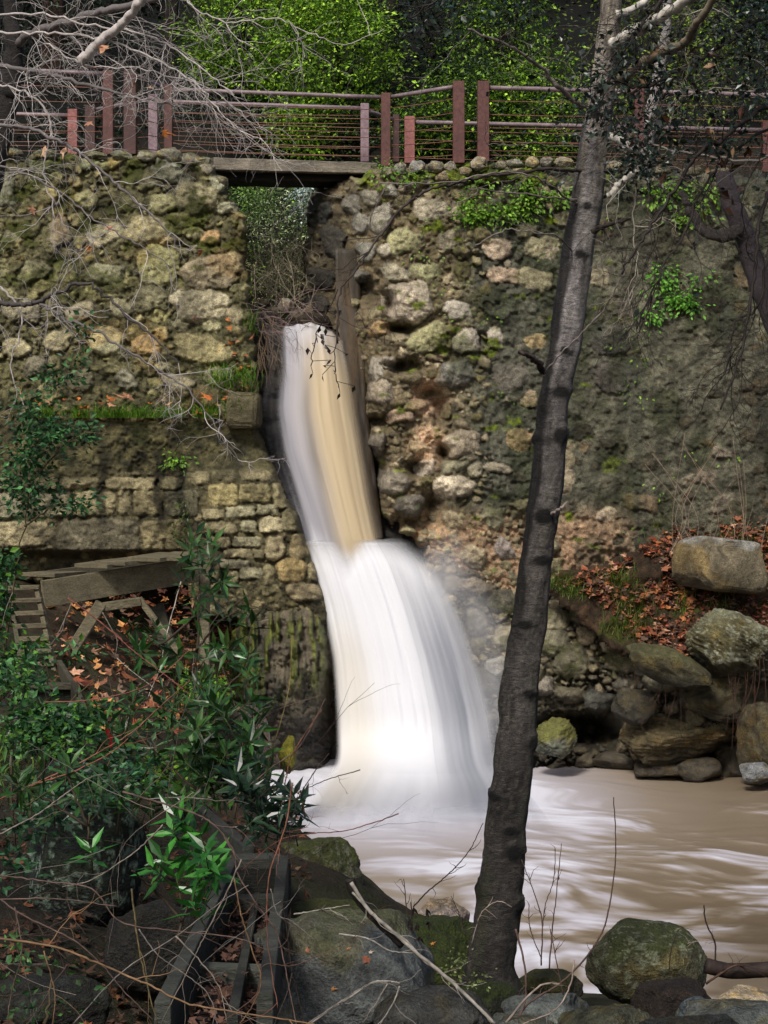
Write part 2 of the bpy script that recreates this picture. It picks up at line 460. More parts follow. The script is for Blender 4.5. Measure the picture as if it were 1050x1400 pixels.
gf = np.stack([gi[:-1, :-1], gi[:-1, 1:], gi[1:, 1:], gi[1:, :-1]], -1).reshape(-1, 4)
props(mesh_np('ground', np.stack([GX, GY, GZ], -1), gf, M['soil'], None, gc.reshape(-1, 3)), 'dark soil banks of the stream and wooded hillside behind the wall', kind='structure')

# ================================================================== LEFT WALL (upper)
OLV = [(126, 118, 84), (112, 104, 70), (138, 130, 98), (104, 98, 72), (146, 134, 100), (118, 108, 80)]
BEI = [(150, 138, 110), (134, 122, 94), (164, 150, 122), (122, 114, 90), (140, 130, 100)]
GRY = [(112, 106, 92), (126, 118, 100), (96, 92, 80)]

def st(lst, n=2.6):
    r_ = random.Random(len(lst)); out = []
    for e in lst:
        px, py, rx, ry, c = e[:5]; H = e[5] if len(e) > 5 else 0.085*(min(rx, ry)/14.0)**0.6
        out.append((px, py, rx, ry, r_.uniform(-0.18, 0.18), H, lin(c), e[6] if len(e) > 6 else n))
    return out

fl = Field([(-130, 214), (0, 211), (60, 215), (110, 211), (170, 213), (225, 209), (250, 212), (285, 228), (306, 246), (316, 268), (332, 290), (342, 318),
            (336, 350), (344, 380), (340, 410), (350, 440), (354, 480), (350, 520), (356, 545), (356, 600), (-130, 600)], 1.6, 5, 11)
fl.base(((60, 0.07), (14, 0.045), (5, 0.03)))
big = st([(267, 270, 31, 21, (128, 116, 80)), (205, 317, 36, 20, (122, 108, 70)), (215, 365, 30, 27, (120, 112, 62)), (287, 372, 38, 24, (116, 100, 74)), (145, 320, 27, 16, (130, 118, 86)),
          (82, 318, 18, 18, (112, 98, 74)), (115, 275, 18, 14, (112, 104, 62)), (65, 270, 25, 12, (118, 112, 70)), (192, 247, 24, 13, (106, 98, 60)), (232, 219, 22, 12, (136, 132, 112)),
          (235, 240, 26, 10, (120, 116, 92)), (45, 372, 22, 14, (118, 110, 74)), (90, 370, 20, 16, (114, 110, 58)), (142, 375, 26, 15, (104, 98, 70)), (8, 260, 14, 25, (112, 108, 84)),
          (300, 250, 16, 10, (138, 132, 104)), (335, 308, 10, 7, (140, 134, 104)), (288, 325, 15, 10, (150, 112, 60)), (263, 320, 14, 9, (134, 124, 80)), (222, 279, 22, 15, (112, 104, 62)),
          (274, 417, 39, 23, (140, 126, 96), .13), (202, 407, 25, 17, (120, 110, 76)), (145, 467, 25, 18, (142, 132, 96)), (78, 467, 20, 13, (128, 114, 78)), (200, 472, 22, 12, (130, 108, 68)),
          (275, 477, 36, 21, (126, 112, 68)), (22, 477, 20, 13, (134, 120, 84)), (47, 502, 16, 15, (104, 94, 74)), (290, 447, 13, 7, (132, 122, 84)), (250, 445, 12, 8, (122, 112, 78)),
          (172, 520, 14, 14, (112, 104, 84)), (220, 457, 12, 9, (140, 118, 66)), (30, 425, 26, 15, (120, 108, 84)), (110, 425, 22, 12, (126, 112, 84)), (60, 225, 22, 10, (120, 120, 90)),
          (130, 225, 20, 9, (112, 114, 76)), (15, 330, 18, 12, (110, 104, 70)), (320, 430, 16, 12, (128, 112, 82)), (245, 525, 22, 14, (112, 100, 72)), (320, 360, 14, 14, (126, 114, 84)),
          (310, 285, 14, 9, (136, 128, 100)), (165, 420, 12, 16, (118, 108, 76)), (300, 515, 20, 14, (118, 106, 76)), (110, 520, 22, 14, (108, 98, 70))])
ok = lambda x, y: -130 < x < 360 and 205 < y < 600
lst = big+fl.fill([(18, 130), (12, 320), (8, 700), (5, 1800), (3, 3000)], ok, OLV, (0.03, 0.07), big, 5)
mort = mix(lin((92, 87, 62)), lin((136, 128, 96)), np.clip(0.5+0.6*fbm(fl.PX/22, fl.PY/22, 0, 4, 3), 0, 1))
fl.col[:] = mort
lst = [l[:5]+(l[5]*.95,)+(gry(l[6], .3)*1.26 if i < len(big) else l[6],)+l[7:] for i, l in enumerate(lst)]
fl.stones(lst, .35)
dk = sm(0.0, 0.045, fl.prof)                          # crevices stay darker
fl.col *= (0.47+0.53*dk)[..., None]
moss = sm(0.12, 0.5, fbm(fl.PX/30, fl.PY/24, 0, 4, 77)+0.55*sm(270, 215, fl.PY)-0.12)*sm(480, 330, fl.PY)
fl.col[:] = mix(fl.col, lin((58, 62, 18)), moss*0.85)
dirt = sm(0.1, 0.5, fbm(fl.PX/50, fl.PY/40, 0, 4, 78)); fl.col *= (1.38-0.62*dirt)[..., None]
brown = sm(0.15, 0.5, fbm(fl.PX/70+5, fl.PY/50, 0, 4, 79)); fl.col[:] = mix(fl.col, fl.col*np.array([1.12, .97, .8]), brown)
fl.col *= np.array([1.12, 1.17, 1.06])
YL = 24.75-0.35*sm(214, 560, fl.PY)+0.25*sm(310, 360, fl.PX)**2
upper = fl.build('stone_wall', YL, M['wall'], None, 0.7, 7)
props(upper, 'upper rubble stone wall with mossy olive stones left of the waterfall', 'stone wall')
for i, (x, y, rx, ry, c) in enumerate([(200, 214, 14, 7, (150, 146, 124)), (232, 213, 19, 10, (152, 148, 126)), (259, 219, 15, 8, (150, 144, 122)), (283, 233, 12, 9, (160, 152, 130)),
                                       (298, 251, 15, 8, (146, 138, 110)), (165, 213, 16, 6, (136, 136, 110)), (130, 213, 15, 5, (128, 128, 98)), (60, 213, 20, 7, (128, 128, 98)), (15, 211, 18, 6, (132, 128, 104)), (277, 222, 11, 6, (154, 150, 128))]):
    rock_px('coping_stone', x, y, rx*1.1, ry*1.25, 24.8, 100+i, lin(c), mat='rock', parent=upper, sub=4, top=lin((96, 98, 66)), mossk=0.55, dark=0.3)

# ================================================================== LEFT WALL (lower, ashlar with stepped pier)
f2 = Field([(-130, 569), (100, 571), (200, 574), (310, 574), (352, 578), (362, 600), (373, 630), (380, 648), (396, 682), (410, 706), (424, 745), (438, 782), (449, 816), (453, 850), (432, 868), (400, 858), (360, 864), (320, 850), (262, 850), (256, 800), (120, 800), (-130, 800)], 1.6, 2.5, 21)
f2.base(((50, 0.05), (12, 0.03), (3.5, 0.022)))
def zb(x0, x1, y0, y1, c, H=0.09, n=7):      # block from the 2x crop that starts at row 350
    return ((x0+x1)/4.0, 350+(y0+y1)/4.0, (x1-x0)/4.0-0.6, (y1-y0)/4.0-0.6, 0.0, H, lin(c), n)
A1, A2, A3 = (142, 132, 100), (126, 118, 88), (152, 146, 116)
blocks = [zb(-260, -130, 608, 640, A2), zb(-120, 50, 608, 640, A1), zb(55, 160, 606, 640, A2), zb(165, 280, 605, 638, A1), zb(285, 427, 605, 640, A1), zb(432, 500, 600, 640, A2),
          zb(-260, -100, 645, 720, A1), zb(-95, 60, 645, 720, (128, 122, 98)), zb(65, 200, 648, 718, (118, 112, 88)), zb(200, 315, 642, 712, A1), zb(322, 361, 640, 712, A1), zb(362, 447, 640, 712, (134, 124, 92)), zb(452, 545, 640, 714, (94, 90, 70)),
          zb(-260, -60, 725, 796, A2), zb(-55, 150, 725, 795, (140, 130, 100)), zb(155, 382, 718, 812, (104, 98, 78)), zb(388, 520, 718, 806, (132, 122, 90)),
          zb(505, 577, 588, 626, A1), zb(580, 650, 578, 616, A2), zb(655, 755, 566, 616, A1), zb(568, 652, 622, 686, (150, 138, 96)), zb(650, 742, 622, 676, (146, 136, 98)), zb(745, 790, 620, 690, A2),
          zb(550, 614, 690, 722, A1), zb(614, 702, 682, 716, A3), zb(702, 762, 678, 710, A3), zb(540, 650, 726, 762, A1), zb(658, 704, 722, 758, A3), zb(704, 780, 712, 758, (160, 150, 118), .1, 3.5),
          zb(578, 632, 768, 800, A1), zb(634, 718, 766, 798, A3), zb(724, 778, 762, 836, (150, 138, 106), .12, 3.2), zb(612, 690, 800, 828, A1), zb(690, 722, 800, 830, A2), zb(600, 684, 830, 856, (150, 144, 116)), zb(655, 716, 850, 884, A3),
          zb(752, 842, 826, 892, (142, 124, 84), .13, 3), zb(790, 850, 758, 830, (146, 132, 96), .12, 3), zb(770, 815, 690, 756, A2, .1, 3.5), zb(840, 880, 830, 890, A1, .1, 3), zb(520, 600, 860, 900, A2), zb(600, 655, 862, 896, A1), zb(716, 752, 842, 900, A2, .1, 3.5), zb(780, 880, 890, 945, (164, 150, 116), .1, 3)]
ok = lambda x, y: y > 648 and x < 450
lst = blocks+f2.fill([(8, 900), (5, 2500)], ok, OLV, (0.02, 0.05), blocks, 6, (0.5, 0.8))
f2.col[:] = mix(lin((80, 75, 52)), lin((116, 108, 78)), np.clip(0.5+0.6*fbm(f2.PX/18, f2.PY/18, 0, 4, 3), 0, 1))
f2.wx = f2.PX+fbm(f2.PX/8, f2.PY/8, 0, 3, 22)*1.3; f2.wy = f2.PY+fbm(f2.PX/8+77, f2.PY/8, 0, 3, 23)*1.3
f2.stones(lst, 0.2)
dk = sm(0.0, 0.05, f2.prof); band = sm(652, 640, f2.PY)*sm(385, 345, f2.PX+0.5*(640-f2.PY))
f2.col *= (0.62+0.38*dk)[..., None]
cc = mix(lin((52, 50, 34)), lin((96, 90, 60)), np.clip(0.45+0.7*fbm(f2.PX/16, f2.PY/12, 0, 5, 8), 0, 1))
f2.col[:] = mix(f2.col, cc, sm(650, 638, f2.PY))
dirt = sm(0.05, 0.5, fbm(f2.PX/45, f2.PY/30, 0, 4, 178)); f2.col *= (1.32-0.6*dirt)[..., None]
grn = sm(0.0, 0.5, fbm(f2.PX/38+9, f2.PY/30, 0, 4, 179))*sm(700, 590, f2.PY); f2.col[:] = mix(f2.col, lin((46, 50, 18)), grn*0.75)
blk = np.maximum.reduce([sm(9, 3, np.abs(f2.PX-x0-(f2.PY-620)*sl-3*np.sin(f2.PY/11)))*sm(590, 640, f2.PY)*sm(760, 700, f2.PY) for x0, sl in ((216, 0.02), (246, .05), (140, -.02))])
f2.col *= (1-0.7*blk)[..., None]
YL2 = 24.15-0.10*sm(575, 760, f2.PY)-0.35*sm(245, 275, f2.PX)*sm(620, 660, f2.PY)-0.25*sm(640, 820, f2.PY)*sm(255, 300, f2.PX)+0.9*sm(370, 450, f2.PX-0.32*(f2.PY-700))**2
YL2 += 0.35*sm(750, 764, f2.PY)*sm(262, 250, f2.PX)
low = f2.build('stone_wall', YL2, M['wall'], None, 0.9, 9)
props(low, 'lower wall of squared stone blocks under a mossy concrete band, ending in a curved pier beside the falls', 'stone wall')
f2.name = 'x'
# ledge behind the lower wall's top (holds the grass)
mb = MB()
xs = np.arange(-130, 357, 4.0); ys_ = np.linspace(0, 1, 8)
XX, TT = np.meshgrid(xs, ys_)
LY = 24.3+0.5*TT; LZ0 = EZ-(572-HY)*24.15/F
lv = np.stack([(XX-CX)*LY/F, LY, LZ0+0.03*fbm(XX/12, TT*3, 0, 3, 5)+0.06*TT-0.10*(1-TT)**2], -1)
gi2 = np.arange(XX.size).reshape(XX.shape); q = np.stack([gi2[:-1, :-1], gi2[:-1, 1:], gi2[1:, 1:], gi2[1:, :-1]], -1).reshape(-1, 4)
mesh_np('soil_ledge', lv, q, M['soil'], low, lin((62, 54, 34)))
def block_obj(name, px0, px1, py0, py1, Y, dep, c, label, cat, seed, parent=None, mat='wall'):
    k = Y/F; cen = V3((px0+px1)/2, (py0+py1)/2, Y)
    v, f = ico(5); p = np.sign(v)*np.abs(v)**0.28; p /= np.abs(p).max(0)
    h = fbm(v[:, 0]*2+seed, v[:, 1]*2, v[:, 2]*2, 4, seed)*0.05+fbm(v[:, 0]*9+seed, v[:, 1]*9, v[:, 2]*9, 3, seed)*0.03
    p = p*(1+h[:, None])*np.array([(px1-px0)/2*k, dep/2, (py1-py0)/2*k])
    w = p+np.array(cen); cl = np.asarray(c)[None, :]*(0.8+0.4*fbm(w[:, 0]*4, w[:, 1]*4, w[:, 2]*4, 4, seed))[:, None]
    cl = mix(cl, lin((60, 64, 24)), 0.6*sm(0.3, .8, v[:, 2]+0.5*fbm(w[:, 0]*5, w[:, 1]*5, w[:, 2]*5, 3, seed+1)))
    o = mesh_np(name, w, f, M[mat], parent, cl)
    if parent is None: props(o, label, cat)
    return o
block_obj('concrete_block', 312, 356, 537, 586, 24.25, 0.7, lin((110, 102, 76)), 'square weathered concrete block on the end of the grassy ledge', 'block', 3)
block_obj('concrete_block', 176, 290, 541, 566, 24.62, 0.4, lin((116, 104, 84)), 'long low concrete block lying at the back of the grassy ledge', 'block', 4)

# ================================================================== MOSSY ROCK under the pier
f3 = Field([(325, 815), (400, 818), (446, 812), (456, 850), (462, 900), (456, 950), (462, 1005), (456, 1064), (385, 1075), (345, 1060), (318, 1000), (312, 900)], 1.6, 5, 31)
f3.base(((45, 0.16), (12, 0.05), (4, 0.03)))
f3.col[:] = mix(lin((50, 47, 38)), lin((116, 106, 86)), np.clip(0.4+0.7*fbm(f3.PX/20, f3.PY/34, 0, 5, 3), 0, 1))
strand = fbm(f3.PX/5, f3.PY/45, 0, 4, 4); mz = sm(840, 870, f3.PY+20*strand)*sm(985, 930, f3.PY+30*strand)*sm(455, 440, f3.PX)
f3.rel += mz*(0.12+0.09*strand)
f3.col[:] = mix(f3.col, mix(lin((40, 44, 18)), lin((104, 110, 40)), np.clip(0.35+0.9*strand, 0, 1)), mz*sm(-0.35, 0.25, strand+0.5*fbm(f3.PX/22, f3.PY/30, 0, 3, 6)))
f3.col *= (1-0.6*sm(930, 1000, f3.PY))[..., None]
Y3 = 23.45-0.35*sm(820, 900, f3.PY)+0.35*sm(960, 1040, f3.PY)+0.8*sm(400, 470, f3.PX)**2
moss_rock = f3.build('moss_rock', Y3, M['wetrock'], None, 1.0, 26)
props(moss_rock, 'dark wet rock hung with moss strands under the stone pier left of the falls', 'rock')

# ================================================================== ROCK FACE behind the falls
f4 = Field([(318, 452), (345, 440), (480, 446), (505, 446), (520, 560), (560, 690), (640, 720), (720, 900), (720, 1085), (400, 1085), (415, 800), (345, 640)], 2.2, 4, 41)
f4.base(((50, 0.12), (14, 0.06), (4, 0.02)))
f4.col[:] = mix(lin((26, 25, 22)), lin((64, 60, 50)), np.clip(0.4+0.7*fbm(f4.PX/26, f4.PY/20, 0, 5, 13), 0, 1))
f4.stones([zb(690, 770, 330, 384, (62, 58, 48), .12), zb(700, 780, 390, 450, (52, 50, 44), .12), zb(690, 760, 270, 325, (58, 54, 44), .1), zb(720, 800, 455, 540, (44, 44, 40), .1)], .25)
f4.col[:] = mix(f4.col, lin((112, 82, 50)), 0.8*sm(455, 470, f4.PX)*sm(470, 440, f4.PY))
Y4 = 25.35-0.5*sm(450, 740, f4.PY)-0.7*sm(740, 1040, f4.PY)
props(f4.build('wet_cliff', Y4, M['wetrock'], None, 0.6, 12), 'dark wet rock face behind the falling water', 'rock')

# ================================================================== RIGHT WALL
f5 = Field([(424, 262), (445, 252), (478, 240), (500, 232), (530, 226), (560, 227), (640, 225), (720, 226), (800, 228), (900, 236), (1180, 236), (1180, 830), (760, 830), (620, 822), (598, 765), (560, 735), (532, 722), (512, 706),
            (503, 650), (494, 590), (486, 520), (478, 466), (455, 455), (420, 452), (410, 420), (418, 380), (412, 350), (420, 300)], 1.6, 6, 51)
f5.base(((60, 0.08), (14, 0.045), (5, 0.03)))
Lz = sm(660, 590, f5.PX+8*fbm(f5.PX/20, f5.PY/20, 0, 3, 5)); Bz = sm(680, 730, f5.PY+0.02*(f5.PX-650))*sm(900, 820, f5.PX); Rz = sm(745, 800, f5.PX)
big = st([(590, 287, 25, 15, (150, 138, 106)), (550, 330, 23, 18, (146, 140, 84)), (582, 370, 23, 10, (144, 140, 86)), (540, 372, 18, 12, (142, 132, 100)), (680, 340, 20, 13, (164, 142, 110), .06, 4), (740, 338, 24, 15, (172, 152, 122), .07, 4),
          (690, 377, 22, 13, (150, 126, 94), .06, 4), (731, 382, 24, 13, (168, 148, 118), .06, 4.5), (820, 378, 15, 13, (142, 130, 92), .05, 4), (772, 258, 11, 10, (150, 140, 112)), (530, 260, 11, 9, (150, 146, 124)),
          (557, 412, 32, 30, (160, 144, 116), .26, 2.8), (585, 463, 26, 20, (138, 132, 78), .2), (625, 422, 20, 13, (150, 140, 118), .14), (637, 467, 20, 15, (150, 138, 116), .14), (675, 462, 12, 15, (158, 146, 124), .10), (732, 467, 14, 12, (156, 132, 74), .07),
          (697, 515, 26, 18, (94, 88, 72), .10), (622, 512, 26, 18, (106, 102, 88), .16), (630, 605, 27, 17, (146, 130, 100), .2), (620, 637, 17, 11, (112, 106, 74), .16), (620, 667, 30, 16, (164, 148, 116), .22, 3.4), (680, 640, 17, 8, (140, 128, 98), .12),
          (711, 600, 19, 14, (158, 128, 80), .06), (772, 658, 14, 18, (156, 138, 102), .06, 4), (725, 547, 10, 13, (160, 136, 96), .06), (770, 622, 16, 18, (136, 122, 84), .06, 4), (675, 707, 17, 13, (118, 112, 76), .14), (620, 710, 16, 13, (140, 122, 82), .14),
          (827, 702, 12, 10, (166, 142, 112), .10), (877, 687, 25, 12, (120, 98, 62), .09, 3.5), (835, 465, 24, 21, (88, 84, 70), .06), (842, 515, 32, 21, (78, 72, 60), .05), (690, 750, 15, 15, (120, 108, 96), .1), (650, 642, 11, 8, (138, 128, 96), .13),
          (905, 330, 30, 20, (88, 80, 62), .04), (640, 290, 22, 12, (128, 118, 86)), (612, 330, 14, 12, (136, 124, 92)), (575, 250, 16, 8, (140, 134, 112)), (620, 246, 18, 8, (146, 138, 112)), (690, 290, 16, 10, (120, 112, 80)), (770, 300, 16, 10, (132, 120, 90)),
          (840, 420, 26, 16, (92, 84, 66), .04), (985, 620, 14, 8, (120, 108, 84), .05), (965, 650, 18, 10, (112, 100, 76), .06), (1000, 690, 26, 14, (110, 100, 78), .06), (940, 655, 16, 9, (124, 112, 84), .06), (880, 250, 22, 9, (122, 112, 86)), (960, 300, 22, 14, (86, 80, 64), .04),
          (520, 300, 16, 20, (134, 126, 104), .16), (492, 305, 12, 16, (116, 110, 94), .18), (500, 345, 14, 12, (112, 108, 92), .18), (525, 345, 10, 8, (136, 126, 100), .14), (495, 380, 12, 10, (92, 88, 76), .16), (480, 280, 14, 12, (110, 104, 86), .2), (505, 270, 14, 10, (126, 118, 94), .18),
          (455, 330, 16, 22, (70, 66, 54), .25), (440, 290, 14, 16, (58, 58, 50), .25), (440, 380, 18, 16, (60, 56, 46), .25), (430, 415, 16, 14, (66, 60, 50), .25), (520, 450, 16, 10, (138, 108, 56), .2), (515, 505, 10, 20, (150, 140, 118), .2), (530, 495, 14, 10, (140, 128, 104), .22),
          (520, 535, 22, 14, (132, 118, 92), .2), (545, 570, 18, 10, (140, 114, 84), .2), (512, 610, 14, 18, (104, 94, 76), .2), (535, 660, 24, 16, (112, 102, 82), .25), (560, 690, 22, 14, (100, 92, 76), .25), (580, 640, 14, 10, (156, 142, 118), .2)])
hol = [(547, 450, 24, 9), (552, 500, 26, 9), (590, 540, 28, 14), (520, 575, 22, 14), (510, 640, 20, 20), (565, 715, 36, 12), (592, 690, 18, 22), (600, 560, 14, 18), (532, 415, 10, 20), (505, 400, 20, 22), (605, 620, 10, 14), (570, 640, 14, 12)]
ok = lambda x, y: 405 < x < 770 and 225 < y < 830
lst = big+f5.fill([(17, 160), (11, 380), (7, 900), (4.5, 2400), (2.8, 3600)], lambda x, y: ok(x, y) and (x < 665 or y > 690 or (y < 290)), BEI+OLV[:3], (0.08, 0.17), big, 9)
lst += f5.fill([(12, 40), (7, 220), (4, 700)], lambda x, y: 660 < x < 800 and 280 < y < 700, GRY+[(84, 80, 66)]*3, (0.03, 0.07), big, 10)
lst += f5.fill([(16, 60), (9, 180), (4, 600)], lambda x, y: 790 < x < 1180 and 240 < y < 760, [(84, 78, 62), (94, 86, 66), (74, 68, 54), (104, 92, 70)], (0.02, 0.045), big, 12)
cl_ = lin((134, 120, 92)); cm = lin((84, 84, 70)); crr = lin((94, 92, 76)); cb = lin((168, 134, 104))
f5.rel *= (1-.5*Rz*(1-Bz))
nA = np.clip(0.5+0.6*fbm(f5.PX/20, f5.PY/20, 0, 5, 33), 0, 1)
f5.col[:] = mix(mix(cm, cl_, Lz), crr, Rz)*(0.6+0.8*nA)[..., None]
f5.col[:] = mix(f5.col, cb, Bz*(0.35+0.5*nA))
pk = np.maximum(sm(34, 12, np.hypot((f5.PX-588)/1.0, (f5.PY-545)/1.1)), sm(34, 10, np.hypot((f5.PX-585)/1.0, (f5.PY-608)/1.2)))
f5.col[:] = mix(f5.col, lin((206, 170, 136)), pk*0.9)
lst = [l[:5]+(l[5]*.75,)+(gry(l[6], .3)*1.24 if i < len(big) else l[6],)+l[7:] for i, l in enumerate(lst)]
f5.stones(lst, .38)
f5.col[:] = mix(f5.col, lin((206, 172, 140)), pk*0.45)
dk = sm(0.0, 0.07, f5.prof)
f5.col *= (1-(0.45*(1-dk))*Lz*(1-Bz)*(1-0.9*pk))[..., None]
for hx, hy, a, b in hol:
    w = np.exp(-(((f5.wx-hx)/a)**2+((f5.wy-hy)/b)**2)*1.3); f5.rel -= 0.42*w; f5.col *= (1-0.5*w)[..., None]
# cavities, algae, stains and the mossy crest
scab = fbm(f5.PX/7, f5.PY/7, 0, 4, 90); f5.rel += Rz*0.022*sm(0.0, 0.5, scab); f5.col *= (1-0.22*Rz*sm(0.1, -0.5, scab))[..., None]
st1 = sm(0.0, 0.45, fbm(f5.PX/48, f5.PY/70, 0, 5, 91))*sm(560, 640, f5.PX)*(1-Bz); f5.col[:] = mix(f5.col, f5.col*np.array([.52, .57, .46]), st1)
st2 = sm(0.05, 0.5, fbm(f5.PX/30+50, f5.PY/110, 0, 4, 92))*Rz; f5.col[:] = mix(f5.col, lin((64, 66, 54)), st2*0.6)
gm = sm(0.0, 0.35, fbm(f5.PX/26, f5.PY/15, 0, 4, 93)+1.1*sm(268, 228, f5.PY)-0.62); f5.col[:] = mix(f5.col, mix(lin((66, 76, 18)), lin((104, 118, 22)), np.clip(.5+fbm(f5.PX/5, f5.PY/5, 0, 2, 4), 0, 1)), gm*sm(900, 780, f5.PX)*sm(480, 500, f5.PX)*0.95)
f5.rel += 0.05*gm*sm(300, 240, f5.PY)
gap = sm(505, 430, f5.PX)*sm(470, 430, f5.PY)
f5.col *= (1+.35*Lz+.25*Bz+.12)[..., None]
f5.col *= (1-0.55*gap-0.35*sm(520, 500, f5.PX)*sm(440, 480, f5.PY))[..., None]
Y5 = 24.75-0.5*sm(235, 760, f5.PY)+1.9*np.clip((520-f5.PX)/105, 0, 1)**1.2*sm(480, 430, f5.PY)+0.5*sm(530, 490, f5.PX)*sm(430, 480, f5.PY)+0.35*sm(560, 510, f5.PX)*sm(600, 700, f5.PY)
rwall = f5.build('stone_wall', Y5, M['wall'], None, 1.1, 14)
props(rwall, 'tall weathered rubble wall right of the waterfall with mossy crest and broken left end', 'stone wall')
i = 0
for x, y, rx, ry, c in [(548, 231, 9, 7, (150, 146, 136)), (570, 229, 12, 8, (160, 158, 150)), (594, 228, 12, 7, (166, 160, 140)), (615, 229, 9, 7, (156, 150, 134)), (655, 224, 12, 8, (170, 160, 140)), (636, 235, 10, 6, (150, 138, 114)),
                        (704, 224, 14, 5, (158, 156, 140)), (727, 222, 10, 7, (168, 156, 128)), (747, 222, 10, 6, (160, 154, 140)), (770, 222, 13, 6, (172, 164, 142)), (685, 226, 9, 5, (150, 146, 128)), (812, 223, 12, 6, (158, 150, 130)), (840, 228, 12, 7, (150, 142, 120)), (870, 230, 13, 6, (140, 132, 110)), (528, 236, 9, 6, (140, 136, 116)), (605, 242, 13, 7, (158, 144, 118)), (905, 233, 14, 6, (132, 126, 104)), (945, 235, 15, 6, (126, 120, 100)), (985, 236, 14, 6, (126, 120, 100))]:
    rock_px('coping_stone', x, y, rx, ry*1.2, 24.75, 140+i, lin(c), mat='rock', parent=rwall, sub=4, dark=0.35, cuts=5); i += 1

# brown mud-stained slab standing in the gap
mb = MB()
k = 60; tt = np.linspace(0, 1, k)
for a, b, yy, c in ((462, 494, 25.2, (112, 84, 52)),):
    pyv = np.interp(tt, [0, 1], [340, 735]); xl = np.interp(pyv, [318, 445, 560, 735], [458, 460, 472, 498]); xr_ = np.interp(pyv, [318, 445, 560, 735], [490, 494, 502, 524])
    V = []
    YY = np.interp(pyv, [318, 400, 735], [25.15, 25.05, 24.4])
    for sx in np.linspace(0, 1, 9):
        px_ = xl+(xr_-xl)*sx; V.append(P(px_, pyv, YY+0.10*sx+0.02*fbm(px_/6, pyv/40, 0, 3, 3)))
    for sx in np.linspace(1, 0, 9):
        px_ = xl+(xr_-xl)*sx; V.append(P(px_, pyv, YY+0.55))
    V = np.stack(V, 1); m_ = V.shape[1]
    i0 = np.arange(k-1)[:, None]*m_; j = np.arange(m_)[None, :]; j2 = (j+1) % m_
    q = np.stack([i0+j, i0+j2, i0+m_+j2, i0+m_+j], -1).reshape(-1, 4)
    cc = mix(lin((84, 69, 50)), lin((46, 40, 32)), np.clip(0.5+0.7*fbm(V[..., 0]*14, V[..., 2]*1.2, 0, 4, 6), 0, 1))
    cc = mix(cc, lin((58, 54, 44)), sm(420, 345, np.broadcast_to(pyv[:, None], cc.shape[:2]))*.85)
    cc = cc*(1-0.6*sm(470, 640, np.broadcast_to(pyv[:, None], cc.shape[:2])))[..., None]
    mb.add(V.reshape(-1, 3), [q, np.arange(m_)[None, ::-1]], cc.reshape(-1, 3))
props(mb.build('stained_slab', mat_surface('mud_stained_slab', (2, 10, 50), (0.25, .3, .3), .3, .01, (0.4, .7), .4, (6, 6, 0.5))), 'tall brown mud-stained slab standing in the gap at the right of the upper falls', 'slab')

# ================================================================== RIGHT ROCK OUTCROP under the wall
f6 = Field([(585, 735), (640, 770), (700, 785), (760, 790), (800, 815), (850, 850), (900, 868), (970, 880), (1010, 920), (1010, 1010), (960, 1050), (880, 1048), (760, 1060), (690, 1075), (630, 1075), (600, 960), (570, 800)], 1.6, 6, 61)
f6.base(((70, 0.18), (18, 0.07), (6, 0.04)))
big = st([(748, 880, 30, 20, (112, 108, 88), .2), (780, 905, 26, 22, (92, 88, 70), .2), (800, 870, 14, 12, (150, 136, 108), .12), (757, 848, 26, 14, (120, 114, 92), .2), (800, 838, 22, 14, (110, 104, 84), .2), (850, 905, 22, 14, (116, 108, 86), .2), (876, 900, 14, 10, (130, 130, 124), .15),
          (720, 920, 26, 18, (120, 112, 92), .2), (690, 870, 18, 14, (130, 122, 100), .15), (680, 910, 18, 14, (150, 146, 132), .15), (640, 800, 34, 14, (116, 106, 90), .15), (690, 820, 30, 16, (88, 84, 72), .15), (820, 960, 26, 14, (96, 96, 86), .25), (780, 950, 20, 12, (120, 112, 92), .2),
          (905, 930, 24, 16, (100, 96, 78), .25), (650, 850, 18, 20, (104, 98, 84), .15), (740, 940, 20, 14, (140, 132, 118), .2), (665, 930, 20, 20, (80, 78, 66), .15)])
lst = big+f6.fill([(14, 260), (9, 900), (5.5, 2600), (3.6, 4200), (2.4, 5000)], lambda x, y: 570 < x < 1015 and 735 < y < 1070, BEI+GRY+[(150, 138, 112)], (0.07, 0.15), big, 19)
f6.col[:] = mix(lin((54, 50, 38)), lin((94, 86, 64)), np.clip(0.5+0.6*fbm(f6.PX/24, f6.PY/20, 0, 5, 13), 0, 1))
f6.stones(lst)
f6.col *= (0.6+0.4*sm(0, .07, f6.prof))[..., None]
tp = sm(800, 760, f6.PY-0.05*(f6.PX-650)); f6.col[:] = mix(f6.col, lin((150, 128, 104)), tp*0.45)
wt = sm(900, 985, f6.PY+8*fbm(f6.PX/20, f6.PY/20, 0, 3, 8)); f6.col *= (1-0.55*wt)[..., None]
gm = sm(0.05, 0.5, fbm(f6.PX/30, f6.PY/22, 0, 4, 95)+0.1)*sm(800, 840, f6.PY)*sm(960, 900, f6.PY); f6.col[:] = mix(f6.col, lin((62, 64, 28)), gm*0.7)
cav = np.maximum(sm(0, 1, 1.5-1.5*np.hypot((f6.wx-790)/75, (f6.wy-998)/30)), sm(0, 1, 1.5-1.5*np.hypot((f6.wx-945)/60, (f6.wy-1030)/26)))
f6.col *= (1.4-0.7*cav)[..., None]
Y6 = 24.25-0.7*sm(790, 930, f6.PY)*sm(600, 720, f6.PX)-0.9*sm(820, 950, f6.PX)*sm(800, 920, f6.PY)+1.3*cav
outc = f6.build('rock_outcrop', Y6, M['rock'], None, 0.9, 14)
props(outc, 'pebbly conglomerate rock outcrop between the right wall and the pool', 'rock')

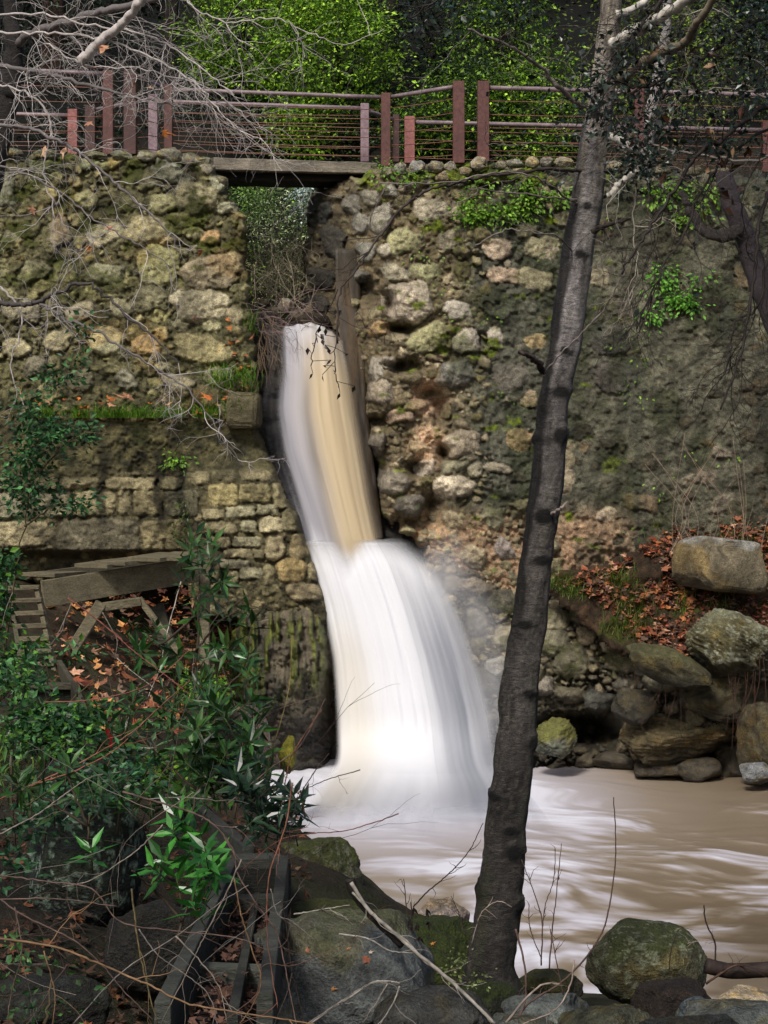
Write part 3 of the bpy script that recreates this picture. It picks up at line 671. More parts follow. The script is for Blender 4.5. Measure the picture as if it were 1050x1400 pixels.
# ================================================================== RIGHT LEAF SLOPE (bank)
f7 = Field([(735, 800), (770, 778), (820, 770), (880, 745), (925, 715), (1000, 700), (1200, 690), (1200, 1100), (1040, 1090), (1000, 1000), (960, 910), (900, 905), (840, 895), (790, 850)], 3.0, 4, 71)
f7.base(((60, 0.12), (16, 0.06), (5, 0.03)))
f7.col[:] = mix(lin((42, 35, 26)), lin((76, 58, 42)), np.clip(0.5+0.6*fbm(f7.PX/10, f7.PY/8, 0, 4, 13), 0, 1))
f7.col[:] = mix(f7.col, lin((60, 66, 24)), 0.7*sm(0.2, 0.5, fbm(f7.PX/36, f7.PY/26, 0, 4, 14)))
Y7 = 24.5-(np.minimum(f7.PY, 905)-700)/200*1.75+.35*sm(905, 1000, f7.PY)
f7.build('bank', Y7, M['soil'], None, 0.5, 12); f7.Y7 = Y7
props(bpy.data.objects['bank'], 'leafy earth bank sloping down from the right wall', kind='structure')
def bank_pt(px, py):
    j = int(np.clip(round((py-f7.y[0])/f7.step), 0, len(f7.y)-1)); i_ = int(np.clip(round((px-f7.x[0])/f7.step), 0, len(f7.x)-1))
    return np.array(P(px, py, f7.Y[j, i_]))

# ================================================================== POOL
xs = np.concatenate([np.linspace(-9, -2.2, 30)[:-1], np.linspace(-2.2, 6.0, 470), np.linspace(6.0, 12, 40)[1:]]); ys = np.linspace(12.6, 26, 440)
WX, WY = np.meshgrid(xs, ys)
fx, fy = WX-0.05, WY-23.3                                # foot of the falls
rr = np.hypot(fx*0.85, fy*0.9)
warp = fbm(WX*0.5, WY*0.4, 0, 2, 201)*0.6; warp2 = fbm(WX*0.5+9, WY*0.4, 0, 2, 202)*0.6
ang = np.arctan2(fx, -fy+0.6)
# flow spreads from the fall, then drifts to the right
u = WX*0.90-WY*0.44+warp*1.2; v_ = WX*0.40+WY*0.92+warp2*1.2
s1 = fbm(u*0.75, v_*1.1, 0, 3, 203, 0.5); s2 = fbm(u*1.5+4, v_*2.9, 0, 3, 205, 0.5); s3 = fbm(u*0.4+8, v_*0.8, 0, 3, 207)
rr2 = np.hypot(fx*.8, (fy+1.2)*.62); near = np.exp(-(rr2/2.0)**2); mid = np.exp(-(rr2/4.0)**2)
rb = sm(1.2, 3.6, WX)*sm(18.5, 22.5, WY)+0.45*sm(2.0, 4.5, WX)
s4 = fbm(u*3.2+2, v_*8.5, 0, 3, 209, .55)
fo = 0.20+0.46*s1+0.36*s2+0.24*s3+.26*s4-0.50*rb-0.5*sm(-0.9, -1.5, WX)*sm(21.3, 22.3, WY)
fo = np.clip(fo, 0, 1)*(1-.8*near-.15*mid)+1.0*near+.26*mid
fo = np.clip(fo, 0, 1)
stops = [lin((108, 92, 70)), lin((142, 129, 113)), lin((180, 174, 178)), lin((214, 214, 222))]
c = mix(stops[0], stops[1], np.clip(fo*3, 0, 1)); c = mix(c, stops[2], np.clip(fo*3-1, 0, 1)); c = mix(c, stops[3], np.clip(fo*3-2, 0, 1))
wz = 0.018*s1+0.006*s2-0.02
gi = np.arange(WX.size).reshape(WX.shape); q = np.stack([gi[:-1, :-1], gi[:-1, 1:], gi[1:, 1:], gi[1:, :-1]], -1).reshape(-1, 4)
m, nt, out = newmat('muddy_pool'); L = nt.links.new
at = N(nt, 'ShaderNodeAttribute', attribute_name='Col'); bs = N(nt, 'ShaderNodeBsdfPrincipled', Roughness=0.38); bs.inputs['Specular IOR Level'].default_value = 0.35
L(at.outputs['Color'], bs.inputs['Base Color'])
rm = N(nt, 'ShaderNodeMapRange'); rm.inputs['To Min'].default_value = 0.28; rm.inputs['To Max'].default_value = 0.8; L(at.outputs['Alpha'], rm.inputs['Value']); L(rm.outputs[0], bs.inputs['Roughness'])
L(bs.outputs[0], out.inputs['Surface']); M['pool'] = m
props(mesh_np('pool_water', np.stack([WX, WY, wz], -1), q, M['pool'], None, c.reshape(-1, 3), alpha=fo.ravel()), 'muddy brown pool streaked with white foam', kind='structure')

# ================================================================== WATERFALL
fallroot = props(empty('waterfall', (-0.4, 24.2, 0.0)), 'white and tan silky waterfall pouring through the gap in the wall', kind='structure')
def sheet(name, rows, Yt, colf, alf, ns=110, nt_=200, bulge=0.25, wob=0.03, seed=1):
    """rows: (py, left px, right px); Yt: (py, depth)"""
    rows = np.array(rows, float); py = np.linspace(rows[0, 0], rows[-1, 0], nt_); 
    lf = np.interp(py, rows[:, 0], rows[:, 1]); rt = np.interp(py, rows[:, 0], rows[:, 2])
    ker = np.hanning(25); ker /= ker.sum()
    def smooth(a): return np.convolve(np.pad(a, 12, 'reflect', reflect_type='odd'), ker, 'valid')
    lf, rt = smooth(lf), smooth(rt)
    Yv = smooth(np.interp(py, [a for a, b in Yt], [b for a, b in Yt]))
    S = np.linspace(0, 1, ns)[None, :]; PXX = lf[:, None]+(rt-lf)[:, None]*S; PYY = np.broadcast_to(py[:, None], PXX.shape)
    S = np.broadcast_to(S, PXX.shape); T = np.broadcast_to(np.linspace(0, 1, nt_)[:, None], PXX.shape)
    st_ = fbm(S*9+seed, T*0.8, 0, 3, seed, .5)+(.16 if rows[0, 0] > 600 else .03)*fbm(S*30+seed, T*1.0, 0, 3, seed+1, .6)
    YY = Yv[:, None]-bulge*np.sin(S*math.pi)**0.7-wob*st_*sm(1040, 960, py)[:, None]
    if rows[-1, 0] > 1100:
        zl = EZ-(PYY-HY)*YY/F; YY = (EZ-(.05*np.exp(-np.maximum(zl, 0)/.3)+.16*np.log1p(np.exp(np.minimum(zl, 3)/.16))))*F/(PYY-HY)
    PYY = PYY+np.clip(1-T/.06, 0, 1)*(4.5*fbm(S*3+seed, 0*S, 0, 3, seed+2)+3*(2*S-1)**2)*(1 if rows[0, 0] < 600 else 0)
    v = P(PXX, PYY, YY)
    c = colf(PXX, PYY, S, T, st_); a = np.clip(alf(PXX, PYY, S, T, st_), 0, 1)
    gi = np.arange(S.size).reshape(S.shape); q = np.stack([gi[:-1, :-1], gi[1:, :-1], gi[1:, 1:], gi[:-1, 1:]], -1).reshape(-1, 4)
    return mesh_np(name, v.reshape(-1, 3), q, M['water'], fallroot, c.reshape(-1, 3), alpha=a.ravel())
WHT = lin((238, 239, 243)); LAV = lin((190, 190, 200)); TAN = lin((212, 192, 156)); BLU = lin((142, 146, 156))
def up_col(x, y, s, t, n):
    ctr = 0.58+0.05*np.sin(t*3)
    tan = np.where(s < ctr, np.exp(-((s-ctr)/0.17)**2), np.exp(-((s-ctr)/0.55)**4))*(0.45+0.55*sm(0, .25, t))
    c = mix(lin((122, 123, 130)), lin((172, 170, 178)), np.clip(0.5+0.55*n+0.35*t, 0, 1))
    c = mix(c, TAN*np.clip(1+.16*n, .8, 1.2)[..., None], np.clip(tan, 0, 1))
    c = mix(c, lin((214, 208, 206)), np.exp(-((s-0.34-.03*t)/0.06)**2)*0.45*sm(.03, .2, t)*sm(.8, .3, t))
    c = mix(c, lin((160, 136, 102)), np.exp(-((s-.74)/.06)**2)*.25*sm(.1, .4, t))
    c = mix(c, WHT, 0.6*np.exp(-(t/0.05)**2)*(.5+.8*n).clip(0, 1))
    return mix(c, WHT, sm(.80, .97, t+.06*n-.10*np.exp(-((s-.66)/.16)**2))*0.9)
def up_al(x, y, s, t, n):
    e = sm(0.0, .30-.16*sm(.5, .9, t), s+.05*n)*sm(1.0, .80, s+.03*n)
    veil = 0.98-0.42*sm(0.40, 0.12, s)*sm(.95, .5, t)-0.30*np.exp(-((s-.47)/.05)**2)*sm(.12, .3, t)*sm(.7, .5, t)+0.3*n*sm(.5, .25, s)
    return e*veil*sm(1.0, .9, t)*sm(0, 0.02, t+.02*n)
sheet('fall_sheet', [(446, 366, 468), (460, 366, 471), (500, 364, 480), (560, 356, 491), (620, 366, 502), (680, 388, 511), (735, 406, 522), (790, 416, 540)],
      [(446, 25.3), (458, 24.98), (500, 24.8), (740, 24.3), (790, 24.3)], up_col, up_al, 120, 220, 0.12, 0.02, 3)
def lo_col(x, y, s, t, n):
    c = mix(WHT, mix(BLU*1.2, WHT*.9, np.clip(.55+.75*n, 0, 1)), sm(.42, .7, s+0.08*n)*sm(.10, .45, t))
    c = mix(c, lin((226, 218, 200)), 0.6*np.exp(-((s-.12)/.12)**2)*sm(.2, .5, t))
    c = mix(c, WHT, 0.7*np.exp(-((s-.48)/.08)**2)*sm(.3, .6, t))
    return mix(c, WHT, sm(.9, 1, t)*0.7)
def lo_al(x, y, s, t, n):
    e = sm(0, .05, s)*sm(1.02, .60, s+.16*n*sm(0.45, 1, s))**.8
    ytop = 712+((x-480)/110.0)**2*46+7*n+34*np.exp(-((x-474)/20.0)**2)
    fade = sm(1135, 1050, y+14*n)
    return np.clip(e*1.15, 0, 1)*sm(0, 52, y-ytop)**1.3*fade*np.where(s < .55, 1, np.clip(0.97+0.4*n, 0, 1))
LR = [(708, 404, 566), (735, 412, 594), (770, 424, 620), (832, 440, 647), (905, 453, 674), (978, 458, 696), (1030, 459, 704), (1050, 455, 712), (1075, 432, 738), (1110, 404, 764), (1140, 384, 786)]
YS = [(708, 23.98), (735, 23.86), (780, 23.75), (880, 23.55), (960, 23.42), (1140, 23.3)]
sheet('fall_sheet', LR, YS, lo_col, lo_al, 170, 280, 0.35, 0.04, 5)
sheet('fall_sheet', [(r[0], r[1]+6, r[2]-22) for r in LR], [(y, d+.14) for y, d in YS], lo_col, lo_al, 120, 200, 0.25, 0.05, 9)
# foam apron where the falls strike the pool: low domes of spray
def spray(name, cx, cy, Y, rx, ry, dep, k, seed):
    """soft shallow dome of spray, opaque in the middle and thinning out to nothing at its rim"""
    r, th = np.meshgrid(np.linspace(0, 1, 26), np.linspace(0, 2*math.pi, 60)); 
    wob_ = 1+0.16*fbm(np.cos(th)*1.2+seed, np.sin(th)*1.2, 0, 2, seed)
    px_ = cx+np.cos(th)*r*rx*wob_; py_ = cy+np.sin(th)*r*ry*wob_; p = P(px_, py_, Y-dep*(1-r**2))
    al = k*(1-r**2)**1.6*np.clip(1+.3*fbm(px_/60, py_/60, 0, 1, seed+4), 0, 1.4)*sm(0.02, .55, p[..., 2])
    gi = np.arange(r.size).reshape(r.shape); q = np.stack([gi[:-1, :-1], gi[1:, :-1], gi[1:, 1:], gi[:-1, 1:]], -1).reshape(-1, 4)
    mesh_np(name, p.reshape(-1, 3), q, M['water'], fallroot, WHT, alpha=np.clip(al, 0, 1).ravel())
for k, a in enumerate([(612, 800, 23.30, 62, 74, .05, .32), (656, 880, 23.10, 46, 90, .05, .24), (676, 975, 22.85, 44, 90, .05, .26)]):
    spray('spray', *a, 300+k)

# ================================================================== FOOTBRIDGE AND RAILINGS
RUST = lin((88, 51, 45)); RUSTD = lin((68, 40, 36)); PINK_LIT = lin((140, 86, 80)); LILAC_LIT = lin((134, 112, 118)); RAIL_SKY = lin((122, 106, 108))  # pink light and sky reflection put into the post and rail colours
def post(parent, px0, px1, py0, py1, Y, c, name='post'):
    mb = MB(); k = Y/F; w = (px1-px0)*k; x = ((px0+px1)/2-CX)*k
    zt = EZ-(py0-HY)*k; zb_ = EZ-(py1-HY)*k
    mb.bar((x, Y, zb_), (x, Y, zt), w, w, c, (0, 1, 0), 0.006)
    return mb.build(name, M['steel'], parent, False)
def rail(parent, a, b, r, c=RAIL_SKY, name='rail', n=12):
    mb = MB(); A, B = np.array(V3(*a)), np.array(V3(*b)); mb.tube(np.linspace(A, B, 6), r, n, c); return mb.build(name, M['steel'], parent)
def cables(parent, xa, ya0, ya1, Ya, xb, yb0, yb1, Yb, n, sag=0.01):
    for i in range(n):
        t = i/(n-1); A = np.array(V3(xa, ya0+(ya1-ya0)*t, Ya)); B = np.array(V3(xb, yb0+(yb1-yb0)*t, Yb))
        s = np.linspace(0, 1, 14); p = A+(B-A)*s[:, None]; p[:, 2] -= sag*4*s*(1-s)*(1+0.6*math.sin(i*2.1))
        mb = MB(); mb.tube(p, 0.0065, 5, lin((112, 74, 56))); mb.build('cable', M['steel'], parent)
YF_, YB_ = 25.6, 26.35
br = props(empty('footbridge', tuple(V3(400, 225, 26.0))), 'timber footbridge with rust-brown cable railings across the gap above the falls', 'footbridge')
GW = lin((128, 120, 106))
def plank(parent, name, corners_front, Y0, Y1, c, seed):
    """board with front face given by pixel rectangle (x0,x1,ytop0,ytop1,ybot0,ybot1)"""
    x0, x1, yt0, yt1, yb0, yb1 = corners_front; mb = MB(); k = 50
    s = np.linspace(0, 1, k); X = x0+(x1-x0)*s; T_ = yt0+(yt1-yt0)*s+0.5*fbm(s*9, 0, 0, 3, seed); B_ = yb0+(yb1-yb0)*s+0.5*fbm(s*8, 3, 0, 3, seed)
    ft, fb = P(X, T_+0.8, np.full(k, Y0)), P(X, B_-0.8, np.full(k, Y0)); zt = EZ-(T_-HY)*Y0/F; zb_ = EZ-(B_-HY)*Y0/F
    xt = (X-CX)*Y0/F
    ring = [np.stack([xt, np.full(k, Y0+.01), zt], -1), np.stack([xt, np.full(k, Y1), zt], -1), np.stack([xt, np.full(k, Y1), zb_], -1), np.stack([xt, np.full(k, Y0+.01), zb_], -1), fb, ft]
    V = np.stack(ring, 1); m_ = 6; i0 = np.arange(k-1)[:, None]*m_; j = np.arange(m_)[None, :]; j2 = (j+1) % m_
    q = np.stack([i0+j, i0+m_+j, i0+m_+j2, i0+j2], -1).reshape(-1, 4)
    cc = np.asarray(c)*(0.75+0.5*np.clip(.5+.8*fbm(V[..., 0]*2+seed, V[..., 2]*25, 0, 4, seed), 0, 1.2))[..., None]
    mb.add(V.reshape(-1, 3), [q, np.array([[0, 1, 2, 3, 4, 5]]), np.array([[5, 4, 3, 2, 1, 0]])+(k-1)*6], cc.reshape(-1, 3))
    return mb.build(name, M['wood'], parent, False)
plank(br, 'deck', (288, 516, 215.5, 222.5, 226, 233), 25.72, 26.6, GW*0.7, 4)
plank(br, 'edge_beam', (292, 507, 215, 222, 232, 237), 25.58, 25.72, GW, 1)
plank(br, 'support_beam', (292, 500, 236, 240, 246, 248), 25.85, 26.5, lin((52, 48, 44)), 2)
for bx in (318, 352, 396, 440, 474):
    mb = MB(); p = np.array(V3(bx, 231+(bx-300)*0.022, 25.575)); mb.tube([p, p+np.array([0, -0.012, 0])], 0.016, 8, lin((120, 112, 104))); mb.build('bolt', M['steel'], br)
post(br, 224.5, 236, 116, 216, YF_, RUST); post(br, 521, 534, 128, 228, YF_, RUST)
post(br, 203.5, 216, 130, 216, YB_, LILAC_LIT); post(br, 493, 504.5, 142, 222, YB_, LILAC_LIT)
rail(br, (236, 122.5, YF_), (521, 133, YF_), 0.032); rail(br, (216, 138.5, YB_), (493, 148, YB_), 0.032)
cables(br, 236, 141, 205, YF_, 521, 150, 214, YF_, 6); cables(br, 216, 153, 206, YB_, 493, 158, 214, YB_, 6)
def fence(label, posts, rails_, cab):
    c0 = posts[0]; o = props(empty('railing', tuple(V3((c0[0]+c0[1])/2, c0[3], c0[4]))), label, 'railing')
    for p in posts: post(o, *p)
    for a, b, r in rails_: rail(o, a, b, r)
    for c_ in cab: cables(o, *c_)
    return o
fence('near railing on the left wall with two tall rust-brown posts behind bare twigs', [(141.5, 155.5, 97, 212, 25.0, RUST), (170, 187, 97, 212, 25.0, RUSTD)],
      [((-60, 92, 24.9), (141, 101, 25.0), 0.034), ((187, 104, 25.0), (226, 121, YF_), 0.032)], [(-60, 112, 196, 24.9, 142, 120, 200, 25.0, 5), (187, 122, 200, 25.0, 225, 136, 206, YF_, 5)])
fence('far railing on the left landing with two short posts, one coloured pink as if lit', [(93.5, 106.5, 150, 212, 28.0, PINK_LIT), (117, 131, 145, 212, 27.4, RUSTD)],
      [((-60, 154, 28.2), (94, 158, 28.0), 0.036), ((131, 150, 27.4), (205, 136, YB_), 0.032)], [(-60, 168, 205, 28.2, 94, 170, 206, 28.0, 4), (131, 158, 205, 27.4, 204, 150, 206, YB_, 4)])
fence('near railing on the right wall with two tall rust-brown posts above the coping stones', [(619, 635, 112, 224, 25.0, RUST), (652.5, 668.5, 112, 222, 24.95, RUST), (867, 880, 119, 232, 25.1, RUST)],
      [((532, 133, YF_), (619, 119, 25.0), 0.032), ((668, 120, 24.95), (868, 125, 25.1), 0.034), ((880, 125, 25.1), (1140, 133, 25.1), 0.034)],
      [(533, 148, 215, YF_, 620, 135, 212, 25.0, 5), (668, 138, 212, 24.95, 868, 140, 214, 25.1, 5), (880, 142, 216, 25.1, 1140, 148, 222, 25.1, 5)])
fence('far railing on the right landing with a post coloured pink as if lit and a low pipe rail', [(537, 546, 157, 222, 27.2, RUSTD), (553, 567, 160, 224, 28.0, PINK_LIT), (1042, 1054, 166, 236, 28.4, RUST)],
      [((503, 152, YB_), (538, 164, 27.2), 0.032), ((566, 167, 28.0), (1042, 178, 28.4), 0.036)], [(504, 160, 214, YB_, 538, 172, 216, 27.2, 4), (567, 178, 216, 28.0, 1042, 188, 228, 28.4, 4)])

# ================================================================== BOULDERS
LICH = lin((150, 152, 140)); MOSS = lin((52, 60, 16))
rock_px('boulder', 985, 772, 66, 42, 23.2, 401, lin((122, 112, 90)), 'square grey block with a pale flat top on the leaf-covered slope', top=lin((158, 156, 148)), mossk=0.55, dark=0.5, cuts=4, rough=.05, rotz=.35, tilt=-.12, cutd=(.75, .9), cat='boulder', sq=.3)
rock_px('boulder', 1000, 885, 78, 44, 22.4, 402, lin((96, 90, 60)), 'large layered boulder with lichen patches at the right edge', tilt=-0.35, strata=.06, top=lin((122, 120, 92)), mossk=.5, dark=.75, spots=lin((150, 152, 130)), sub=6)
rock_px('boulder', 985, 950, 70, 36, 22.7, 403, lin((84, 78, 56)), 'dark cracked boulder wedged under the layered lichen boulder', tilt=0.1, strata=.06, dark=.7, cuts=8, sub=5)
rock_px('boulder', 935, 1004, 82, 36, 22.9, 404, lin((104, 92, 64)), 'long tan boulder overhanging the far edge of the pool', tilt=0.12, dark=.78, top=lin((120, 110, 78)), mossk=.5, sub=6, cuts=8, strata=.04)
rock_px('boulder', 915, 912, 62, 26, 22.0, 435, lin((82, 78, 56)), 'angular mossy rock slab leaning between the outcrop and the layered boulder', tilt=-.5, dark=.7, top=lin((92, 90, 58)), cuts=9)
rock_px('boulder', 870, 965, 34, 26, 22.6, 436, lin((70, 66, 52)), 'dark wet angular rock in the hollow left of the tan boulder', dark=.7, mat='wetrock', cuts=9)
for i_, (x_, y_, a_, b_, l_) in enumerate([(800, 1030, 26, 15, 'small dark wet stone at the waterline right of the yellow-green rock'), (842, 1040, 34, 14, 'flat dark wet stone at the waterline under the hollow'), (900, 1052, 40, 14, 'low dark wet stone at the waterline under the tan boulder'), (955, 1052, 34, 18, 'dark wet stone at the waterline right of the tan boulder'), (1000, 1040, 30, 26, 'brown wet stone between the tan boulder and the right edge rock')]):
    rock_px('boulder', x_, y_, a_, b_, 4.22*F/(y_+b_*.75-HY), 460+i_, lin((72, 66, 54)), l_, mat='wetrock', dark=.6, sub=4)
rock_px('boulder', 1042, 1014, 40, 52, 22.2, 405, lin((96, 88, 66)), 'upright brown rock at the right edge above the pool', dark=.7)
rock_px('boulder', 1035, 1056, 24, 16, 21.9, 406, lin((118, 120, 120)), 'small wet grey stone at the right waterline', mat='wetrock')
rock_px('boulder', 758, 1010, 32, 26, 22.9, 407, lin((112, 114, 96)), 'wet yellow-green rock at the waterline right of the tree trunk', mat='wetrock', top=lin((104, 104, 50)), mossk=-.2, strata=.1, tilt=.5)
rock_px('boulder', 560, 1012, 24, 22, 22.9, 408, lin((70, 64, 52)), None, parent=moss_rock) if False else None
rock_px('boulder', 925, 1372, 60, 34, 10.4, 431, lin((40, 32, 26)), 'dark crumbling earth lump between the round boulder and the beige stone', dark=.5)  # near stones: dark base colours stand in for canopy shade
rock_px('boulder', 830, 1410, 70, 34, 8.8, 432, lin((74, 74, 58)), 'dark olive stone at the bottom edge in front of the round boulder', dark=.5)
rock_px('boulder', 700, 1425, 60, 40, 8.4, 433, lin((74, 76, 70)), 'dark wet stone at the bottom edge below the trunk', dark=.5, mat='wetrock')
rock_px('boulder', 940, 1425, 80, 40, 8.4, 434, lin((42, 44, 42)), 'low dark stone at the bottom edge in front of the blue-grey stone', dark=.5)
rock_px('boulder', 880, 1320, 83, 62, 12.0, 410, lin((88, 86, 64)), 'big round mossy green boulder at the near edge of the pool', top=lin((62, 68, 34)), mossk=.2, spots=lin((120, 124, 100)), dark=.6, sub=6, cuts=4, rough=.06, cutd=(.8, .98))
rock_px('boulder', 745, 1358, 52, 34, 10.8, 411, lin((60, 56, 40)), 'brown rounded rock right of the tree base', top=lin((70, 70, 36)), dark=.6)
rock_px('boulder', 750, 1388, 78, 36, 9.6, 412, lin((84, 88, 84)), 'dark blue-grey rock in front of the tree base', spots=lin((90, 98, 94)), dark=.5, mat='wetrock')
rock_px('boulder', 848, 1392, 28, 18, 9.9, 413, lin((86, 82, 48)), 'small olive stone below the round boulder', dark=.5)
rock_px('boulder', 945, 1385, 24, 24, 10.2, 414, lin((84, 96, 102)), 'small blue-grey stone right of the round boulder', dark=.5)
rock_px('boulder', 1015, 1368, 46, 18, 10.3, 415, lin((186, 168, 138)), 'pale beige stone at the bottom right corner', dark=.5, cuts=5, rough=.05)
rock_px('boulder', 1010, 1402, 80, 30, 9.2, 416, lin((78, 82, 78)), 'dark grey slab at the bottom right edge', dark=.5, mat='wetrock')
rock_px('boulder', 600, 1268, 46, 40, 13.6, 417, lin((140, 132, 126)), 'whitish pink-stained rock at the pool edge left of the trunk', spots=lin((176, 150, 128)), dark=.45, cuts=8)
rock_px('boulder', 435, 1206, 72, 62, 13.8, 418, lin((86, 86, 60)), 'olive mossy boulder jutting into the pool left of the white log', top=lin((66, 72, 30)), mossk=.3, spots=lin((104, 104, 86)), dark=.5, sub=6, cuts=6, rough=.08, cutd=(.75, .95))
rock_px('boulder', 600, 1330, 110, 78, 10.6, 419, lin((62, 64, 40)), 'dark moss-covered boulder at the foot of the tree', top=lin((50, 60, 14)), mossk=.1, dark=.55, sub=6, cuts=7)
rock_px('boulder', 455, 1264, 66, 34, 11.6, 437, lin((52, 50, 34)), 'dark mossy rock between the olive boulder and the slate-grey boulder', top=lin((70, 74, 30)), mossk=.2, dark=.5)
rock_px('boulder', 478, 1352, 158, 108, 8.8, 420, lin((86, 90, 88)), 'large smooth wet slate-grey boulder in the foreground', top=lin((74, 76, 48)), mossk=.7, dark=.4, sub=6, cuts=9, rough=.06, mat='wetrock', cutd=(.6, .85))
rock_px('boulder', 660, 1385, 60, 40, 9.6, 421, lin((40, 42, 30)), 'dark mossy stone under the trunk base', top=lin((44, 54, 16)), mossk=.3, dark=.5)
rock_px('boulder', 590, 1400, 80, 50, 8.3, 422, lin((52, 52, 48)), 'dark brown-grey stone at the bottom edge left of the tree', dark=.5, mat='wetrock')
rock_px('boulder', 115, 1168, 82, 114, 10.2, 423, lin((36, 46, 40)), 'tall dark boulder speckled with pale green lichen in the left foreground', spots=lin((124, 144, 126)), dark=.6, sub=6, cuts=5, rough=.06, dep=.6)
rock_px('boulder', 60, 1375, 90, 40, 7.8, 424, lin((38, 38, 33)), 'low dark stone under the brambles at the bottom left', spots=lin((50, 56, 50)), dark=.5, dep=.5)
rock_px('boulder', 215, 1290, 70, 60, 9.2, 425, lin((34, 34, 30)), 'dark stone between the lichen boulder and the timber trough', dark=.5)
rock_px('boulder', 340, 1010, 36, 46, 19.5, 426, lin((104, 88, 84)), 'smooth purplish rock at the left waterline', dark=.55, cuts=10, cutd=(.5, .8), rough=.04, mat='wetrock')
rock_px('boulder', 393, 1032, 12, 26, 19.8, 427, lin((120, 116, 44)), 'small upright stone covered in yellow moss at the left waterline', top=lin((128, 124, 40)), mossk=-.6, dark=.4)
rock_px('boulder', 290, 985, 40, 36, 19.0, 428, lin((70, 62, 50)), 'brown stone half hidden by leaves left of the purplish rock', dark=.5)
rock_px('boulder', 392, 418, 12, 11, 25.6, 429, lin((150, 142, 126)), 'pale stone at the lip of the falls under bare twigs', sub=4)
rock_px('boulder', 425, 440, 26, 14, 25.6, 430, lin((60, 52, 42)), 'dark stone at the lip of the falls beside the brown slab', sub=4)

# ================================================================== TIMBER FLUME REMAINS
TW = lin((112, 104, 82)); TWD = lin((86, 82, 66)); DKW = lin((62, 64, 58))
def beam(parent, name, a, b, w, h, c, up=(0, 0, 1), seed=0):
    A, B = np.array(V3(*a)), np.array(V3(*b)); mb = MB(); n = 10
    for i in range(1): mb.bar(A, B, w, h, c, up, min(w, h)*.06)
    o = mb.build(name, M['wood'], parent, False); return o
fl_ = props(empty('timber_flume', tuple(V3(150, 840, 21.5))), 'weathered timber flume on diagonal braces against the left wall', 'flume')
k = 21.5/F
beam(fl_, 'side_board', (58, 812, 21.2), (286, 776, 22.6), 0.06, 36*21.5/F, TW)
beam(fl_, 'side_board', (60, 796, 22.0), (286, 764, 23.4), 0.06, 30*22/F, TWD)
for x0, y0, x1, y1 in ((52, 786, 96, 783), (124, 774, 168, 768), (150, 770, 205, 764), (196, 765, 240, 758), (228, 764, 262, 757)):
    beam(fl_, 'cover_board', (x0, y0, 21.6), (x1, y1, 22.2), 0.5, 0.05, TW*0.9)
beam(fl_, 'brace', (138, 826, 21.3), (92, 900, 20.9), 0.14, 0.14, TW*0.85, (0, 1, 0)); beam(fl_, 'brace', (190, 818, 21.4), (248, 896, 21.4), 0.07, 0.09, TW*1.15, (0, 1, 0))
beam(fl_, 'cross_beam', (140, 830, 21.3), (192, 822, 21.4), 0.14, 0.10, TW*0.9); beam(fl_, 'post', (280, 790, 22.6), (280, 912, 22.0), 0.12, 0.12, TW*0.9, (0, 1, 0)); beam(fl_, 'post', (213, 830, 22.4), (236, 900, 22.0), 0.2, 0.1, TWD*.5, (0, 1, 0))
ld = props(empty('wooden_ladder', tuple(V3(55, 930, 19))), 'old wooden ladder with grey rungs leaning at the left end of the flume', 'ladder')
beam(ld, 'side_rail', (16, 815, 19.6), (36, 945, 18.6), 0.05, 0.1, TWD, (0, 1, 0)); beam(ld, 'side_rail', (52, 808, 19.6), (78, 930, 18.6), 0.05, 0.1, TW*.9, (0, 1, 0))
for i in range(8):
    t = i/7.0; y = 803+t*122; xa = 12+t*24; xb = 54+t*24
    beam(ld, 'rung', (xa, y+1, 19.55-t), (xb, y-0.5, 19.55-t), 0.09, 0.045, TW)
def crate(name, label, px0, px1, py0, py1, Y, slope, c):
    o = props(empty(name, tuple(V3((px0+px1)/2, py1, Y))), label, 'trough')
    w = (px1-px0)*Y/F; h = (py1-py0)*Y/F
    beam(o, 'cross_tie', (px0-2, py0, Y), (px1+2, py0, Y), 0.1, 0.06, c*1.2)
    beam(o, 'end_board', (px0, (py0+py1)/2, Y+.04), (px1, (py0+py1)/2, Y+.04), 0.04, h, c*.3)
    for x, dx in ((px0, -26), (px1, -20)): beam(o, 'side_board', (x, py0+8, Y-.02), (x+dx, py0-26, Y+1.8), 0.05, h*.9, c)
    beam(o, 'side_board', (px1, py0+4, Y-.05), (px1+16, py1+22, Y-1.2), 0.06, .14, c)
    return o
crate('trough_section', 'upper dark timber trough section below the ladder', 46, 101, 938, 962, 17.0, 0, TWD*.8)
crate('trough_section', 'middle dark timber trough section beside the lichen boulder', 176, 225, 1052, 1090, 14.0, 0, TWD*.7)
tr = props(empty('timber_trough', tuple(V3(310, 1330, 8))), 'dark weathered timber trough with cross ties and dead leaves in the foreground', 'trough')
def S_(a, b, w, h, c, name='side_board', up=(0, 0, 1)): return beam(tr, name, a, b, w, h, c, up)
S_((318, 1200, 11.4), (222, 1415, 6.3), 0.06, 0.24, DKW*1.25); S_((388, 1204, 11.4), (362, 1420, 6.3), 0.06, 0.32, DKW*1.1)
S_((352, 1240, 11.2), (318, 1420, 6.3), 0.04, 0.18, DKW*.8)
S_((243, 1328, 7.85), (368, 1334, 7.75), 0.09, 0.075, DKW*1.7, 'cross_tie'); S_((290, 1237, 10.6), (380, 1234, 10.6), 0.12, 0.09, DKW*.8, 'cross_tie'); S_((318, 1182, 12.0), (374, 1180, 12.0), 0.16, 0.11, DKW*1.0, 'cross_tie'); S_((290, 1153, 12.8), (345, 1155, 12.8), 0.16, 0.1, DKW*1.0, 'cross_tie')
